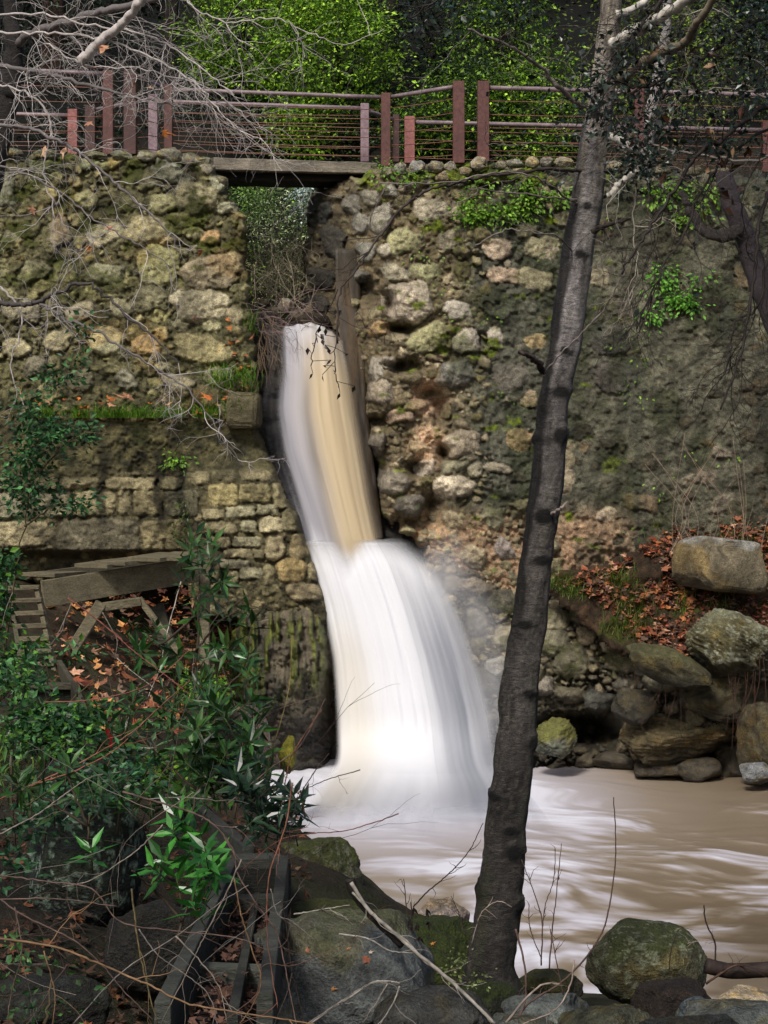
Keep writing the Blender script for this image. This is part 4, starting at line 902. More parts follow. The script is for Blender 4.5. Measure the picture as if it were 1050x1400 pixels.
S_((376, 1188, 11.9), (390, 1202, 11.4), 0.08, 0.2, DKW, 'side_board'); S_((312, 1215, 11.6), (380, 1216, 11.6), 0.03, 0.28, DKW*.35, 'end_board')
S_((340, 1172, 12.1), (225, 1075, 14.5), 0.08, 0.16, DKW*.8); 
mb = MB(); A, B, C_, D = [np.array(V3(*p)) for p in ((318, 1238, 11.0), (384, 1238, 11.0), (340, 1420, 6.3), (250, 1420, 6.3))]
s, t = np.meshgrid(np.linspace(0, 1, 20), np.linspace(0, 1, 60)); s = s[..., None]; t = t[..., None]
v = (A*(1-s)+B*s)*(1-t)+(D*(1-s)+C_*s)*t; v[..., 2] += -0.02+0.03*fbm(v[..., 0]*9, v[..., 1]*9, 0, 3, 5)
gi = np.arange(s.size).reshape(60, 20); q = np.stack([gi[:-1, :-1], gi[1:, :-1], gi[1:, 1:], gi[:-1, 1:]], -1).reshape(-1, 4)
mb.add(v.reshape(-1, 3), [q], lin((30, 24, 22))); mb.build('debris', M['soil'], tr)
trough_quad = (A, B, C_, D)

# ================================================================== VEGETATION HELPERS
def unit(a): return a/(np.linalg.norm(a, axis=-1, keepdims=True)+1e-9)
class Leaves:
    """collects leaves (five-point folded blades or lobed dead leaves) into one mesh"""
    def __init__(s): s.mb = MB()
    def oval(s, pos, d, nrm, L, W, col, fold=0.18, droop=0.15):
        pos = np.asarray(pos, float); n = len(pos)
        if n == 0: return
        d = unit(np.asarray(d, float)); nrm = np.asarray(nrm, float)
        side = unit(np.cross(d, nrm)); nn = np.cross(side, d)
        L = np.broadcast_to(np.asarray(L, float), (n,))[:, None]; W = np.broadcast_to(np.asarray(W, float), (n,))[:, None]
        m = pos+d*L*0.48-nn*W*fold
        l = pos+d*L*0.42+side*W*0.5; r = pos+d*L*0.42-side*W*0.5
        t = pos+d*L-nn*L*droop
        v = np.stack([pos, l, m, r, t], 1)
        i = np.arange(n)[:, None]*5
        f = np.concatenate([i+np.array([[0, 3, 2]]), i+np.array([[3, 4, 2]]), i+np.array([[0, 2, 1]]), i+np.array([[1, 2, 4]])])
        s.mb.add(v.reshape(-1, 3), [f], np.repeat(np.broadcast_to(col, (n, 3)), 5, axis=0))
    def lobed(s, pos, d, nrm, L, col, rng):
        pos = np.asarray(pos, float); n = len(pos)
        d = unit(np.asarray(d, float)); side = unit(np.cross(d, np.asarray(nrm, float))); nn = np.cross(side, d)
        a = np.radians([180, 128, 95, 62, 45, 22, 0, -22, -45, -62, -95, -128])
        r = np.array([.16, .36, .30, .62, .33, .40, .72, .40, .33, .62, .30, .36])
        r = r[None, :]*rng.uniform(0.75, 1.2, (n, 12)); L = np.broadcast_to(L, (n,))[:, None]
        cx = np.cos(a)[None]*r*L; cy = np.sin(a)[None]*r*L*rng.uniform(.55, 1, (n, 1))
        curl = rng.uniform(-.9, 1.3, (n, 1))*cy**2/L+rng.uniform(-.6, .9, (n, 1))*cx**2/L+rng.normal(0, .04, (n, 12))*L
        v = pos[:, None]+d[:, None]*cx[..., None]+side[:, None]*cy[..., None]+nn[:, None]*curl[..., None]
        v = np.concatenate([v, pos[:, None]], 1); i = np.arange(n)[:, None]*13; k = np.arange(12)
        f = (i[:, :, None]+np.stack([np.full(12, 12), k, (k+1) % 12], -1)[None]).reshape(-1, 3)
        s.mb.add(v.reshape(-1, 3), [f], np.repeat(np.broadcast_to(col, (n, 3)), 13, axis=0))
    def build(s, name, mat, parent=None): return s.mb.build(name, mat, parent, False)

def pal(cols, n, rng, v=0.3):
    c = np.stack([lin(x) for x in cols])[rng.integers(0, len(cols), n)]
    return c*rng.uniform(1-v, 1+v, (n, 1))

def clumps(lv, cen, rad, ncl, per, size, cols, rng, spread=0.22, shell=0.6, asp=0.5, v=0.35, flat=0.6, cull=None, droop=.15):
    """leaf clumps through an ellipsoid; cen, rad in world metres"""
    u = unit(rng.normal(size=(ncl, 3))); r = rng.uniform(0, 1, (ncl, 1))**(1/3.0); r = shell+(1-shell)*r if shell > 0 else r
    c = np.asarray(cen)+u*r*np.asarray(rad)*rng.uniform(.75, 1.08, (ncl, 1))
    if cull is not None: c = c[cull(c)]
    ncl = len(c)
    br = np.clip(rng.lognormal(-0.1, v, (ncl, 1)), .35, 2.2)
    p = np.repeat(c, per, 0); s = np.repeat(rng.uniform(.6, 1.4, (ncl, 1))*spread, per, 0)
    off = rng.normal(size=p.shape)*s*np.array([1, 1, flat]); p = p+off
    n = len(p)
    nrm = unit(rng.normal(size=(n, 3))*0.75+np.array([0, -.35, 1.0])); d = unit(off+rng.normal(size=(n, 3))*.5*s+np.array([0, 0, -.15])*s)
    L = size*rng.uniform(.6, 1.3, n)
    lv.oval(p, d, nrm, L, L*asp*rng.uniform(.8, 1.2, n), pal(cols, n, rng)*np.repeat(br, per, 0), droop=droop)
    return c

def wander(a, d, L, rng, k=10, jit=0.25, bend=(0, 0, -0.3)):
    """a crooked twig from a along d"""
    p = [np.asarray(a, float)]; d = unit(np.asarray(d, float)); st_ = L/k
    for i in range(k):
        d = unit(d+rng.normal(size=3)*jit+np.asarray(bend)*st_/max(L, .1)*1.0)
        p.append(p[-1]+d*st_)
    return np.array(p)

def smooth_path(pts, k=8, jit=0.0, rng=None):
    """Catmull-Rom through points (N,3)"""
    p = np.asarray(pts, float); p = np.concatenate([[2*p[0]-p[1]], p, [2*p[-1]-p[-2]]]); out = []
    for i in range(1, len(p)-2):
        t = np.linspace(0, 1, k, endpoint=False)[:, None]
        a, b, c, d = p[i-1], p[i], p[i+1], p[i+2]
        out.append(.5*((2*b)+(-a+c)*t+(2*a-5*b+4*c-d)*t**2+(-a+3*b-3*c+d)*t**3))
    out = np.concatenate(out+[p[-2][None]])
    if jit and rng is not None: out[1:-1] += rng.normal(size=out[1:-1].shape)*jit
    return out

def pxpath(lst, Y, k=7, jit=0.0, rng=None):
    """lst of (px,py[,Y])"""
    pts = [V3(e[0], e[1], e[2] if len(e) > 2 else Y) for e in lst]
    return smooth_path([tuple(q) for q in pts], k, jit, rng)

def twigs(mb, a, d, L, r, rng, levels=2, kids=5, jit=.22, bend=(0, 0, -.3), col=(.3, .28, .27), tips=None, spread=.8):
    pts = wander(a, d, L, rng, 9, jit, bend); rad = np.linspace(r, r*.35, len(pts))
    rad = rad*.72; mb.tube(pts, rad, 4 if r < .006 else 5, np.asarray(col)*rng.uniform(.7, 1.2), cap=False)
    if levels > 0:
        for _ in range(kids):
            i = rng.integers(2, len(pts)-1); dd = unit(pts[i+1 if i+1 < len(pts) else i]-pts[i-1]); dd = unit(dd+rng.normal(size=3)*spread)
            twigs(mb, pts[i], dd, L*rng.uniform(.25, .6), r*.6, rng, levels-1, max(2, kids-2), jit, bend, col, tips, spread)
    elif tips is not None: tips.append((pts[-1], unit(pts[-1]-pts[-2])))

# ================================================================== BACKGROUND TREES
R = np.random.default_rng(5)
def bg_tree(label, px, py, Y, rx, ry, rz, ncl, per, size, cols, trunk=True, shell=.45, v=.7, spread=.22, name='leafy_tree', cat='tree', extra=(), group=None, asp=.5, droop=.15):
    k = Y/F; c = np.array(V3(px, py, Y)); g = float(ground_z(c[0], c[1]))
    o = props(empty(name, (c[0], c[1], g)), label, cat, group)
    if trunk:
        mb = MB(); pt = smooth_path([(c[0], c[1], g-.2), (c[0]+.08, c[1], (g+c[2])/2), (c[0]-.05, c[1]+.1, c[2]+ry*k*.5)], 8, .01, R)
        mb.tube(pt, np.linspace(.13, .04, len(pt)), 8, lin((40, 36, 30)))
        for _ in range(14):
            i = R.integers(4, len(pt)-1); e = c+unit(R.normal(size=3))*np.array([rx*k, rz, ry*k])*.8
            mb.tube(smooth_path([pt[i], (pt[i]+e)/2+R.normal(size=3)*.1, e], 5), np.linspace(.035, .008, 11), 5, lin((44, 40, 32)))
        mb.build('trunk', M['bark'], o)
    lv = Leaves(); ncl = int(ncl*.78)
    clumps(lv, c, (rx*k, rz, ry*k), ncl, per, size, cols, R, spread, shell, asp, v, droop=droop)
    for (x, y, a, b, n2) in extra:
        clumps(lv, np.array(V3(x, y, Y-.3)), (a*k, rz*.5, b*k), n2, per, size, cols, R, spread, 0.2, asp, v, droop=droop)
    lv.build('foliage', M['leaf'], o)
    return o
BR = [(104, 142, 28), (128, 166, 40), (84, 122, 26), (150, 182, 60), (58, 88, 20)]
MD = [(50, 76, 24), (38, 62, 20), (64, 92, 30), (30, 48, 18)]
DKG = [(22, 36, 16), (16, 26, 13), (32, 50, 20), (14, 20, 11)]  # deep woodland shade put into these leaf colours
YG = [(104, 122, 44), (124, 140, 58), (80, 98, 36), (96, 104, 52)]
bg_tree('bright yellow-green leafy tree in the centre behind the footbridge', 462, 85, 33.5, 85, 120, 1.2, 330, 40, .085, BR, extra=[(405, 175, 38, 45, 70), (440, 20, 60, 40, 60)])
bg_tree('bright green leafy tree at the top behind the left half of the footbridge', 330, 45, 34.5, 78, 85, 1.2, 240, 40, .085, BR, extra=[(290, 90, 30, 30, 30), (360, 100, 30, 40, 40)])
bg_tree('green bush with shining leaves behind the right end of the footbridge', 640, 150, 31.5, 70, 72, .9, 260, 36, .085, MD+BR[:2], trunk=False, name='bush', cat='bush', extra=[(570, 175, 40, 40, 60)])
bg_tree('fresh green bush behind the railing left of the big trunk', 735, 150, 31.2, 62, 82, .9, 240, 36, .085, BR+MD[:2], trunk=False, name='bush', cat='bush')
bg_tree('mid green tree above the right railing left of the big trunk', 690, 40, 33.5, 70, 80, 1.2, 200, 36, .085, MD+BR[:2])
bg_tree('dark green tree with deep shade at the top centre right', 585, 30, 35, 70, 90, 1.2, 120, 36, .09, DKG+MD[:1])
bg_tree('yellow-green thin leaved tree behind the twigs at the upper right', 905, 80, 32, 105, 130, 1.2, 240, 36, .085, YG+BR[:1])
bg_tree('olive green tree at the top right corner behind the oak leaves', 1060, 90, 32.5, 90, 140, 1.2, 160, 36, .085, YG+MD)
bg_tree('deep shaded evergreen tree behind the bare twigs at the upper left', 110, 60, 36, 110, 150, 1.6, 150, 36, .10, DKG)
bg_tree('dark evergreen tree at the top left corner', -40, 60, 36, 100, 150, 1.6, 130, 36, .10, DKG)
bg_tree('dark shrub in the shade under the bright trees behind the bridge rails', 300, 175, 33.2, 80, 45, .7, 120, 34, .085, DKG+MD[:1], trunk=False, name='bush', cat='bush')
bg_tree('dark shrub behind the right part of the bridge rails', 500, 190, 33.0, 50, 40, .7, 90, 34, .085, DKG+MD[:2], trunk=False, name='bush', cat='bush')
bg_tree('dark low shrub behind the left railing', 120, 185, 32.6, 120, 40, .7, 90, 34, .085, DKG, trunk=False, name='bush', cat='bush')
for i, (x, y) in enumerate([(30, -30), (200, 0), (250, 110), (400, -20), (540, 110), (640, -10), (780, 0), (860, 60), (980, -10), (1120, 20)]):
    bg_tree('dark tree of the shaded woodland far behind the bridge', x, y, 41+1.3*(i % 3), 110, 170, 1.6, 150, 30, .13, DKG, group='dark woodland trees far behind the bridge', name='woodland_tree')
for i, (x, w_, l_) in enumerate([(72, .26, 'broad reddish-brown trunk in the shade behind the far left railing'), (232, .16, 'dark slim trunk in the shade left of the bright trees'), (532, .2, 'dark trunk in the shade behind the right end of the bridge')]):
    mb = MB(); pt = pxpath([(x-3, 235, 36), (x, 100, 36), (x+4, -60, 36), (x+5, -200, 36)], 36, 10, .02, R); mb.tube(pt, np.linspace(w_, w_*.7, len(pt)), 12, lin((74, 50, 42)) if i == 0 else lin((44, 36, 30)))
    props(mb.build('tree_trunk', M['bark']), l_, 'tree trunk')
# shrubs seen through the gap
bg_tree('grey-green feathery shrub seen through the gap under the bridge', 385, 292, 29.3, 56, 52, .7, 130, 26, .055, [(170, 184, 134), (134, 154, 100), (194, 204, 164), (110, 132, 76)], trunk=False, name='shrub', cat='shrub', asp=.28, spread=.16)
bg_tree('brownish dry shrub low in the gap above the lip of the falls', 385, 372, 27.2, 52, 44, .5, 130, 24, .05, [(176, 168, 124), (190, 176, 136), (140, 152, 92), (156, 142, 110)], trunk=False, name='shrub', cat='shrub', asp=.25, spread=.15)
bg_tree('fresh green shrub at the left side of the gap below the bridge', 345, 275, 27.4, 24, 40, .4, 70, 30, .055, [(112, 150, 66), (134, 166, 84), (90, 124, 54)], trunk=False, name='shrub', cat='shrub', asp=.3, spread=.14)
bg_tree('pale silvery sprig at the right side of the gap below the bridge', 418, 275, 28.2, 14, 24, .2, 26, 22, .06, [(190, 204, 200), (160, 178, 170), (130, 152, 142)], trunk=False, name='shrub', cat='shrub', asp=.4, spread=.10)
bg_tree('olive shrub at the back of the gap', 380, 330, 29.6, 90, 120, .5, 130, 30, .075, MD+BR[:1], trunk=False, name='shrub', cat='shrub')

o = props(empty('gap_brush', tuple(V3(385, 430, 27))), 'pale leafless brush filling the notch under the bridge', 'brush')
mb = MB()
for _ in range(46):
    x = R.uniform(340, 425); twigs(mb, V3(x, R.uniform(395, 440), R.uniform(26.0, 28.5)), (R.normal()*.5, R.normal()*.3, 1.1), R.uniform(.6, 1.7), .009, R, 2, 4, .2, (0, 0, -.15), lin((160, 150, 126))*R.uniform(.5, 1.1))
mb.build('twig', M['twig'], o)
for i, (x, y, r_) in enumerate([(352, 436, 14), (372, 428, 11), (410, 432, 13), (430, 425, 15), (362, 415, 9), (440, 440, 14)]):
    rock_px('boulder', x, y, r_, r_*.75, 26.2+.2*(i % 3), 450+i, lin((112, 106, 90)), ['pale stone at the left end of the notch floor', 'small pale stone in the notch left of the lip stone', 'grey stone in the notch right of the lip stone', 'stone in the notch against the dark wall end', 'small stone lying further back in the notch', 'low stone behind the brown slab'][i], sub=4)

# ================================================================== THE BIG TRUNK
def trunk_tree():
    o = props(empty('riverside_tree', tuple(V3(675, 1345, 10.0))), 'leaning dark-barked tree with eye-shaped scars standing before the pool', 'tree')
    prof = [(1385, 640, 712), (1330, 636, 702), (1290, 640, 708), (1250, 646, 712), (1200, 654, 716), (1150, 660, 720), (1050, 672, 729), (950, 682, 736), (850, 699, 748), (750, 711, 757), (650, 725, 772), (550, 735, 779), (450, 752, 800), (350, 766, 813), (250, 783, 827), (150, 802, 838), (50, 815, 846), (-20, 822, 851), (-160, 838, 866), (-320, 860, 882)]
    pr = np.array(prof, float)[::-1]; n = 44; rows = 620
    py = np.linspace(1385, -320, rows)
    l = np.interp(py, pr[:, 0], pr[:, 1]); r = np.interp(py, pr[:, 0], pr[:, 2])
    ker = np.hanning(21); ker /= ker.sum(); pad = lambda a: np.convolve(np.pad(a, 10, 'reflect', reflect_type='odd'), ker, 'valid')
    l, r = pad(l), pad(r)
    Y = 10.0+0.25*sm(1385, 0, py); k = Y/F
    cx = (l+r)/2+2.0*fbm(py/70, 0, 0, 3, 4); rad = (r-l)/2*k*.95
    cen = P(cx, py, Y); th = np.arange(n)*2*math.pi/n
    TH, PYY = np.meshgrid(th, py); CXX = np.cos(TH); SX = -np.sin(TH)     # CXX right(+)/left(-), SX depth: negative = towards viewer
    SY = np.sin(TH)
    zw = cen[:, 2][:, None]+0*TH
    flare = 1+0.55*sm(1290, 1385, PYY)**1.5*(.6+.7*np.abs(np.sin(TH*2.5+.6)))
    rr = rad[:, None]*flare*(1+0.05*fbm(CXX*1.5+9, SY*1.5, zw*1.6, 3, 5)+0.035*fbm(CXX*4, SY*4, zw*9, 3, 6))
    ring = fbm(CXX*1.2, SY*1.2, zw*14, 3, 16)
    rr = rr*(1+0.025*ring+.03*fbm(CXX*7, SY*7, zw*5, 4, 26))
    kn = [(765, 537, 14, 10), (742, 705, 15, 13), (738, 765, 12, 8), (716, 852, 10, 8), (720, 945, 9, 6), (700, 1160, 13, 12), (764, 597, 11, 14), (727, 1015, 8, 12), (708, 1235, 9, 10), (695, 1130, 8, 8), (790, 350, 8, 7), (800, 285, 7, 7), (770, 480, 7, 7), (730, 600, 8, 6), (676, 1085, 9, 6), (654, 1215, 8, 12), (812, 160, 7, 7)]
    dark = np.zeros(TH.shape)
    pxv = cx[:, None]+CXX*(r-l)[:, None]/2; front = SY < 0.2
    for (x, y, a, b) in kn:
        a, b = a*1.25, b*1.15; e = np.hypot((pxv-x)/a, (PYY-y)/b); w = np.exp(-e**2*1.2)*front
        rr = rr+w*0.020*rad[:, None]/0.11; dark = np.maximum(dark, sm(.95, .55, e)*front)
        lip = np.exp(-((e-1.0)/.18)**2)*front*(PYY < y+2); rr = rr+lip*.008; dark = np.maximum(dark, .55*np.exp(-(((PYY-y-.012*(pxv-x)**2)/2.0)**2))*sm(26, 8, np.abs(pxv-x))*front)
    v = cen[:, None]+np.stack([CXX*rr, SY*rr, 0*rr], -1)
    up = sm(760, 330, PYY)
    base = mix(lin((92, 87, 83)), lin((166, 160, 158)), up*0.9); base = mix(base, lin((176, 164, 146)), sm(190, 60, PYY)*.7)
    c = base*np.clip(1+.55*fbm(CXX*2, SY*2, zw*4, 4, 7)+.4*fbm(CXX*6, SY*6, zw*30, 3, 8), .25, 2)[..., None]; lc = sm(.35, .6, fbm(CXX*9, SY*9, zw*40, 2, 48)); c = mix(c, lin((150, 138, 124)), lc*.35); gl = sm(.25, .55, fbm(CXX*1.4+20, SY*1.4, zw*1.8, 4, 58)); c = mix(c, lin((128, 124, 110)), gl*.38*sm(-.3, .3, CXX))
    blot = sm(.15, .4, fbm(CXX*1.6, SY*1.6, zw*2.2, 4, 19)); c = mix(c, lin((196, 184, 164)), blot*sm(330, 180, PYY)*.7)
    c = mix(c, lin((60, 54, 44)), sm(.2, .5, fbm(CXX*2.4, SY*2.4, zw*3.2, 4, 29))*sm(400, 200, PYY)*.6)
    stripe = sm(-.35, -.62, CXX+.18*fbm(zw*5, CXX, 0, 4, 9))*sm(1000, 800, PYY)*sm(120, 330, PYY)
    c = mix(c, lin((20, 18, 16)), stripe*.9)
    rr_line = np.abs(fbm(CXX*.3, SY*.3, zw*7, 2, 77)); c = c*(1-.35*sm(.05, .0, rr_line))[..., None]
    c = c*(1-.58*sm(700, 1250, PYY))[..., None]*(1-.93*dark)[..., None]  # bark painted darker downward as foreground shade; scars dark
    c = mix(c, lin((62, 66, 40)), .4*sm(.1, .5, fbm(CXX*1.3+4, SY*1.3, zw*1.4, 4, 39))*sm(700, 1250, PYY))
    i = np.arange(rows-1)[:, None]*n; j = np.arange(n)[None]; j2 = (j+1) % n
    q = np.stack([i+j, i+j2, i+n+j2, i+n+j], -1).reshape(-1, 4)
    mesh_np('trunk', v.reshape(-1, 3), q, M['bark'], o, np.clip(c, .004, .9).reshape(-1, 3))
    WB = lin((188, 182, 170)); GB = lin((120, 110, 104)); DB = lin((52, 44, 40))
    def branch(lst, r0, r1, c, jit=.004, kids=0, Y0=10.15, n=8):
        pt = pxpath(lst, Y0, 8, jit, R); mb = MB(); rad = np.linspace(r0, r1, len(pt))*(1+.05*R.normal(size=len(pt)))
        cc = np.asarray(c)[None]*(1+.3*R.normal(size=(len(pt), 1))).clip(.4, 1.5)
        mb.tube(pt, rad, n, cc)
        for _ in range(kids):
            i = R.integers(len(pt)//3, len(pt)-1); twigs(mb, pt[i], unit(pt[i]-pt[i-1])+R.normal(size=3)*.9, R.uniform(.2, .6), .004, R, 2, 3, .25, (0, 0, -.2), np.asarray(c)*.8)
        mb.build('branch', M['twig'], o)
    branch([(838, 60, 10.15), (865, 45, 10.0), (900, 25, 9.8), (950, -8, 9.5), (1010, -60, 9.2)], .036, .026, WB, kids=4)
    branch([(842, 20, 10.2), (860, 15, 10.3), (890, -5, 10.5), (940, -50, 10.8)], .026, .016, WB)
    branch([(846, 112, 10.1), (870, 92, 9.9), (905, 72, 9.7), (935, 58, 9.5), (955, 30, 9.3), (985, -15, 9.1)], .03, .018, lin((110, 100, 84)), kids=5)
    branch([(797, 148, 10.15), (762, 118, 10.0), (740, 92, 9.9), (690, 60, 9.7), (640, 40, 9.6)], .016, .006, GB, kids=4)
    branch([(833, 185, 10.1), (862, 200, 9.9), (880, 212, 9.8), (870, 232, 9.7), (850, 250, 9.6), (830, 268, 9.6)], .022, .016, WB, kids=2)
    branch([(812, 316, 10.05), (830, 308, 9.9), (862, 300, 9.8)], .018, .008, DB)
    branch([(742, 508, 10.0), (735, 496, 9.9), (718, 484, 9.8), (710, 480, 9.8)], .022, .008, DB)
    branch([(755, 703, 10.0), (768, 694, 9.9), (775, 687, 9.9)], .011, .005, GB*1.2)
    branch([(745, 510, 9.95), (770, 480, 9.8), (800, 450, 9.7), (830, 415, 9.6), (850, 380, 9.5), (858, 350, 9.5)], .0045, .003, GB, kids=2)
    branch([(786, 350, 10.2), (765, 325, 9.9), (735, 318, 9.8), (690, 315, 9.7), (650, 335, 9.6)], .005, .003, GB, kids=1)
    branch([(804, 234, 10.25), (780, 233, 10.1), (740, 232, 9.9), (690, 238, 9.8), (640, 246, 9.6), (590, 258, 9.5), (560, 275, 9.4), (520, 320, 9.3), (490, 365, 9.25), (465, 400, 9.2), (462, 470, 9.2)], .012, .004, DB*1.3, kids=7)
    branch([(798, 275, 10.22), (740, 268, 9.9), (690, 262, 9.8), (640, 258, 9.7)], .006, .003, GB, kids=3)
    branch([(795, 282, 10.22), (770, 268, 10.0), (740, 245, 9.8), (700, 235, 9.7), (660, 240, 9.6), (600, 250, 9.5), (520, 250, 9.5)], .007, .003, GB, kids=4)
    # few twigs with alder-like catkins hanging before the falls
    mb = MB(); lv = Leaves()
    for lst in ([(462, 395, 9.2), (440, 440, 9.2), (430, 470, 9.2), (425, 500, 9.2)], [(463, 420, 9.2), (460, 460, 9.2), (458, 500, 9.2), (463, 530, 9.2)]):
        pt = pxpath(lst, 9.2, 6, .004, R); mb.tube(pt, .0028, 4, DB*.6)
        for _ in range(11):
            i = R.integers(4, len(pt)); e = pt[i]+R.normal(size=3)*np.array([.045, .02, .03]); mb.tube([pt[i], e], .0018, 4, DB*.6)
            lv.oval([e], [R.normal(size=3)+np.array([0, 0, -1])], [R.normal(size=3)], .04, .022, lin((30, 28, 20)))
    mb.build('twig', M['twig'], o); lv.build('foliage', M['leaf'], o)
trunk_tree()

# ================================================================== BARE TREE at the upper left
def bare_tree():
    o = props(empty('bare_tree', tuple(V3(-60, 700, 15.0))), 'leafless tree at the left edge with pale crossing twigs over the wall', 'bare tree')
    GC = lin((104, 98, 96)); PC = lin((182, 174, 169)); DC = lin((60, 56, 54))
    mb = MB(); pt = pxpath([(-84, 980, 15), (-72, 720, 15), (-50, 500, 15), (-25, 300, 15), (0, 170, 15), (12, 120, 15), (19, 70, 15), (14, 20, 15), (8, -60, 15)], 15, 8, .006, R)
    mb.tube(pt, np.interp(np.linspace(0, 1, len(pt)), [0, .65, .87, 1], [.17, .10, .06, .04]), 10, DC*1.1); mb.build('trunk', M['bark'], o)
    def br(lst, r0, r1, c, kids, L=(.3, .9), lev=2, d0=None, Y=14.5, tr=.005):
        pt = pxpath(lst, Y, 8, .008, R); mb = MB(); mb.tube(pt, np.linspace(r0, r1, len(pt)), 7, np.asarray(c)*1.0)
        for _ in range(kids):
            i = R.integers(2, len(pt)-1); dd = unit(pt[min(i+1, len(pt)-1)]-pt[i-1])
            if d0 is not None: dd = unit(dd*.5+np.asarray(d0)*.7)
            twigs(mb, pt[i], dd+R.normal(size=3)*.5, R.uniform(*L), tr, R, lev, 4, .22, (0, 0, -.35), PC*R.uniform(.7, 1.1))
        mb.build('branch', M['twig'], o)
    br([(19, 65, 15), (40, 48, 14.8), (75, 35, 14.6), (130, 18, 14.4), (205, 0, 14), (280, -25, 13.6)], .04, .025, GC, 14, (.5, 1.2), 2, (.8, 0, -.3))
    br([(-20, 84, 14.5), (40, 96, 14.3), (90, 108, 14.1), (150, 125, 14), (210, 138, 13.9), (260, 148, 13.8)], .022, .008, GC*.9, 16, (.3, .8), 2)
    br([(-30, 166, 14), (40, 176, 13.8), (90, 198, 13.6), (125, 222, 13.5), (165, 258, 13.4), (205, 292, 13.3), (232, 318, 13.2), (245, 345, 13.2)], .016, .005, GC, 14, (.3, .7), 2)
    br([(-30, 222, 14), (30, 236, 13.8), (80, 262, 13.6), (130, 300, 13.5), (185, 332, 13.4), (235, 366, 13.3)], .010, .004, GC, 9, (.25, .6), 2)
    br([(-30, 412, 13.5), (20, 416, 13.3), (50, 414, 13.2), (75, 400, 13.1), (120, 388, 13), (150, 410, 13), (185, 440, 12.9), (220, 470, 12.8), (245, 500, 12.8)], .020, .005, DC*1.3, 12, (.3, .7), 2)
    br([(52, 414, 13.2), (90, 435, 13), (130, 452, 12.9), (190, 490, 12.8), (250, 528, 12.7), (290, 575, 12.6), (330, 635, 12.5)], .012, .004, GC*.9, 11, (.3, .7), 2)
    br([(-30, 380, 13.6), (10, 400, 13.5), (30, 440, 13.5), (15, 500, 13.4), (35, 560, 13.4)], .009, .004, PC*.8, 6, (.3, .6), 2)
    br([(108, 84, 14.2), (135, 58, 14.1), (160, 38, 14), (188, 8, 13.8), (215, -30, 13.6)], .042, .03, PC*1.05, 5, (.4, .9), 2, (.7, 0, -.4))
    br([(-20, 45, 14.8), (60, 45, 14.4), (120, 48, 14.2), (200, 75, 14), (260, 110, 13.9), (300, 150, 13.8), (330, 185, 13.8)], .011, .005, PC*.9, 19, (.5, 1.1), 2, (.7, 0, -.5))
    br([(-20, 20, 14.8), (60, 20, 14.4), (130, 35, 14.2), (210, 52, 14), (270, 90, 13.9), (320, 130, 13.8)], .010, .005, PC*.9, 17, (.5, 1.1), 2, (.75, 0, -.45))
    br([(-20, 110, 14.6), (40, 130, 14.4), (70, 170, 14.2), (60, 230, 14.2), (75, 300, 14.1)], .010, .005, PC*.8, 14, (.4, .8), 2)
    br([(235, -30, 13.8), (262, 8, 13.7), (310, 30, 13.6), (370, 25, 13.5), (420, 42, 13.4), (470, 60, 13.4), (525, 40, 13.4)], .008, .003, PC*.8, 9, (.4, .9), 1)
    br([(60, 60, 14.3), (120, 90, 14.2), (200, 95, 14.1), (290, 125, 14.0), (345, 170, 14)], .007, .004, PC*.9, 20, (.4, .9), 2, (.75, 0, -.4))
    # last dry leaves still on the twigs
    lv = Leaves(); pp = [(127, 262), (183, 116), (122, 168), (142, 65), (133, 92), (43, 285), (148, 312), (265, 435), (88, 205), (30, 535), (50, 550), (225, 182), (120, 338), (205, 120), (60, 205), (98, 300), (275, 345)]
    pos = np.array([P(x, y, 13.7) for x, y in pp]); n = len(pos)
    lv.lobed(pos, R.normal(size=(n, 3))+np.array([0, 0, -1.0]), unit(R.normal(size=(n, 3))+np.array([0, -1.5, 0])), R.uniform(.06, .12, n), pal([(186, 112, 50), (176, 130, 100), (150, 90, 44), (196, 160, 130)], n, R), R)
    lv.build('dry_leaf', M['dead'], o)
bare_tree()
bpy.data.objects['dry_leaf'].name = 'foliage'

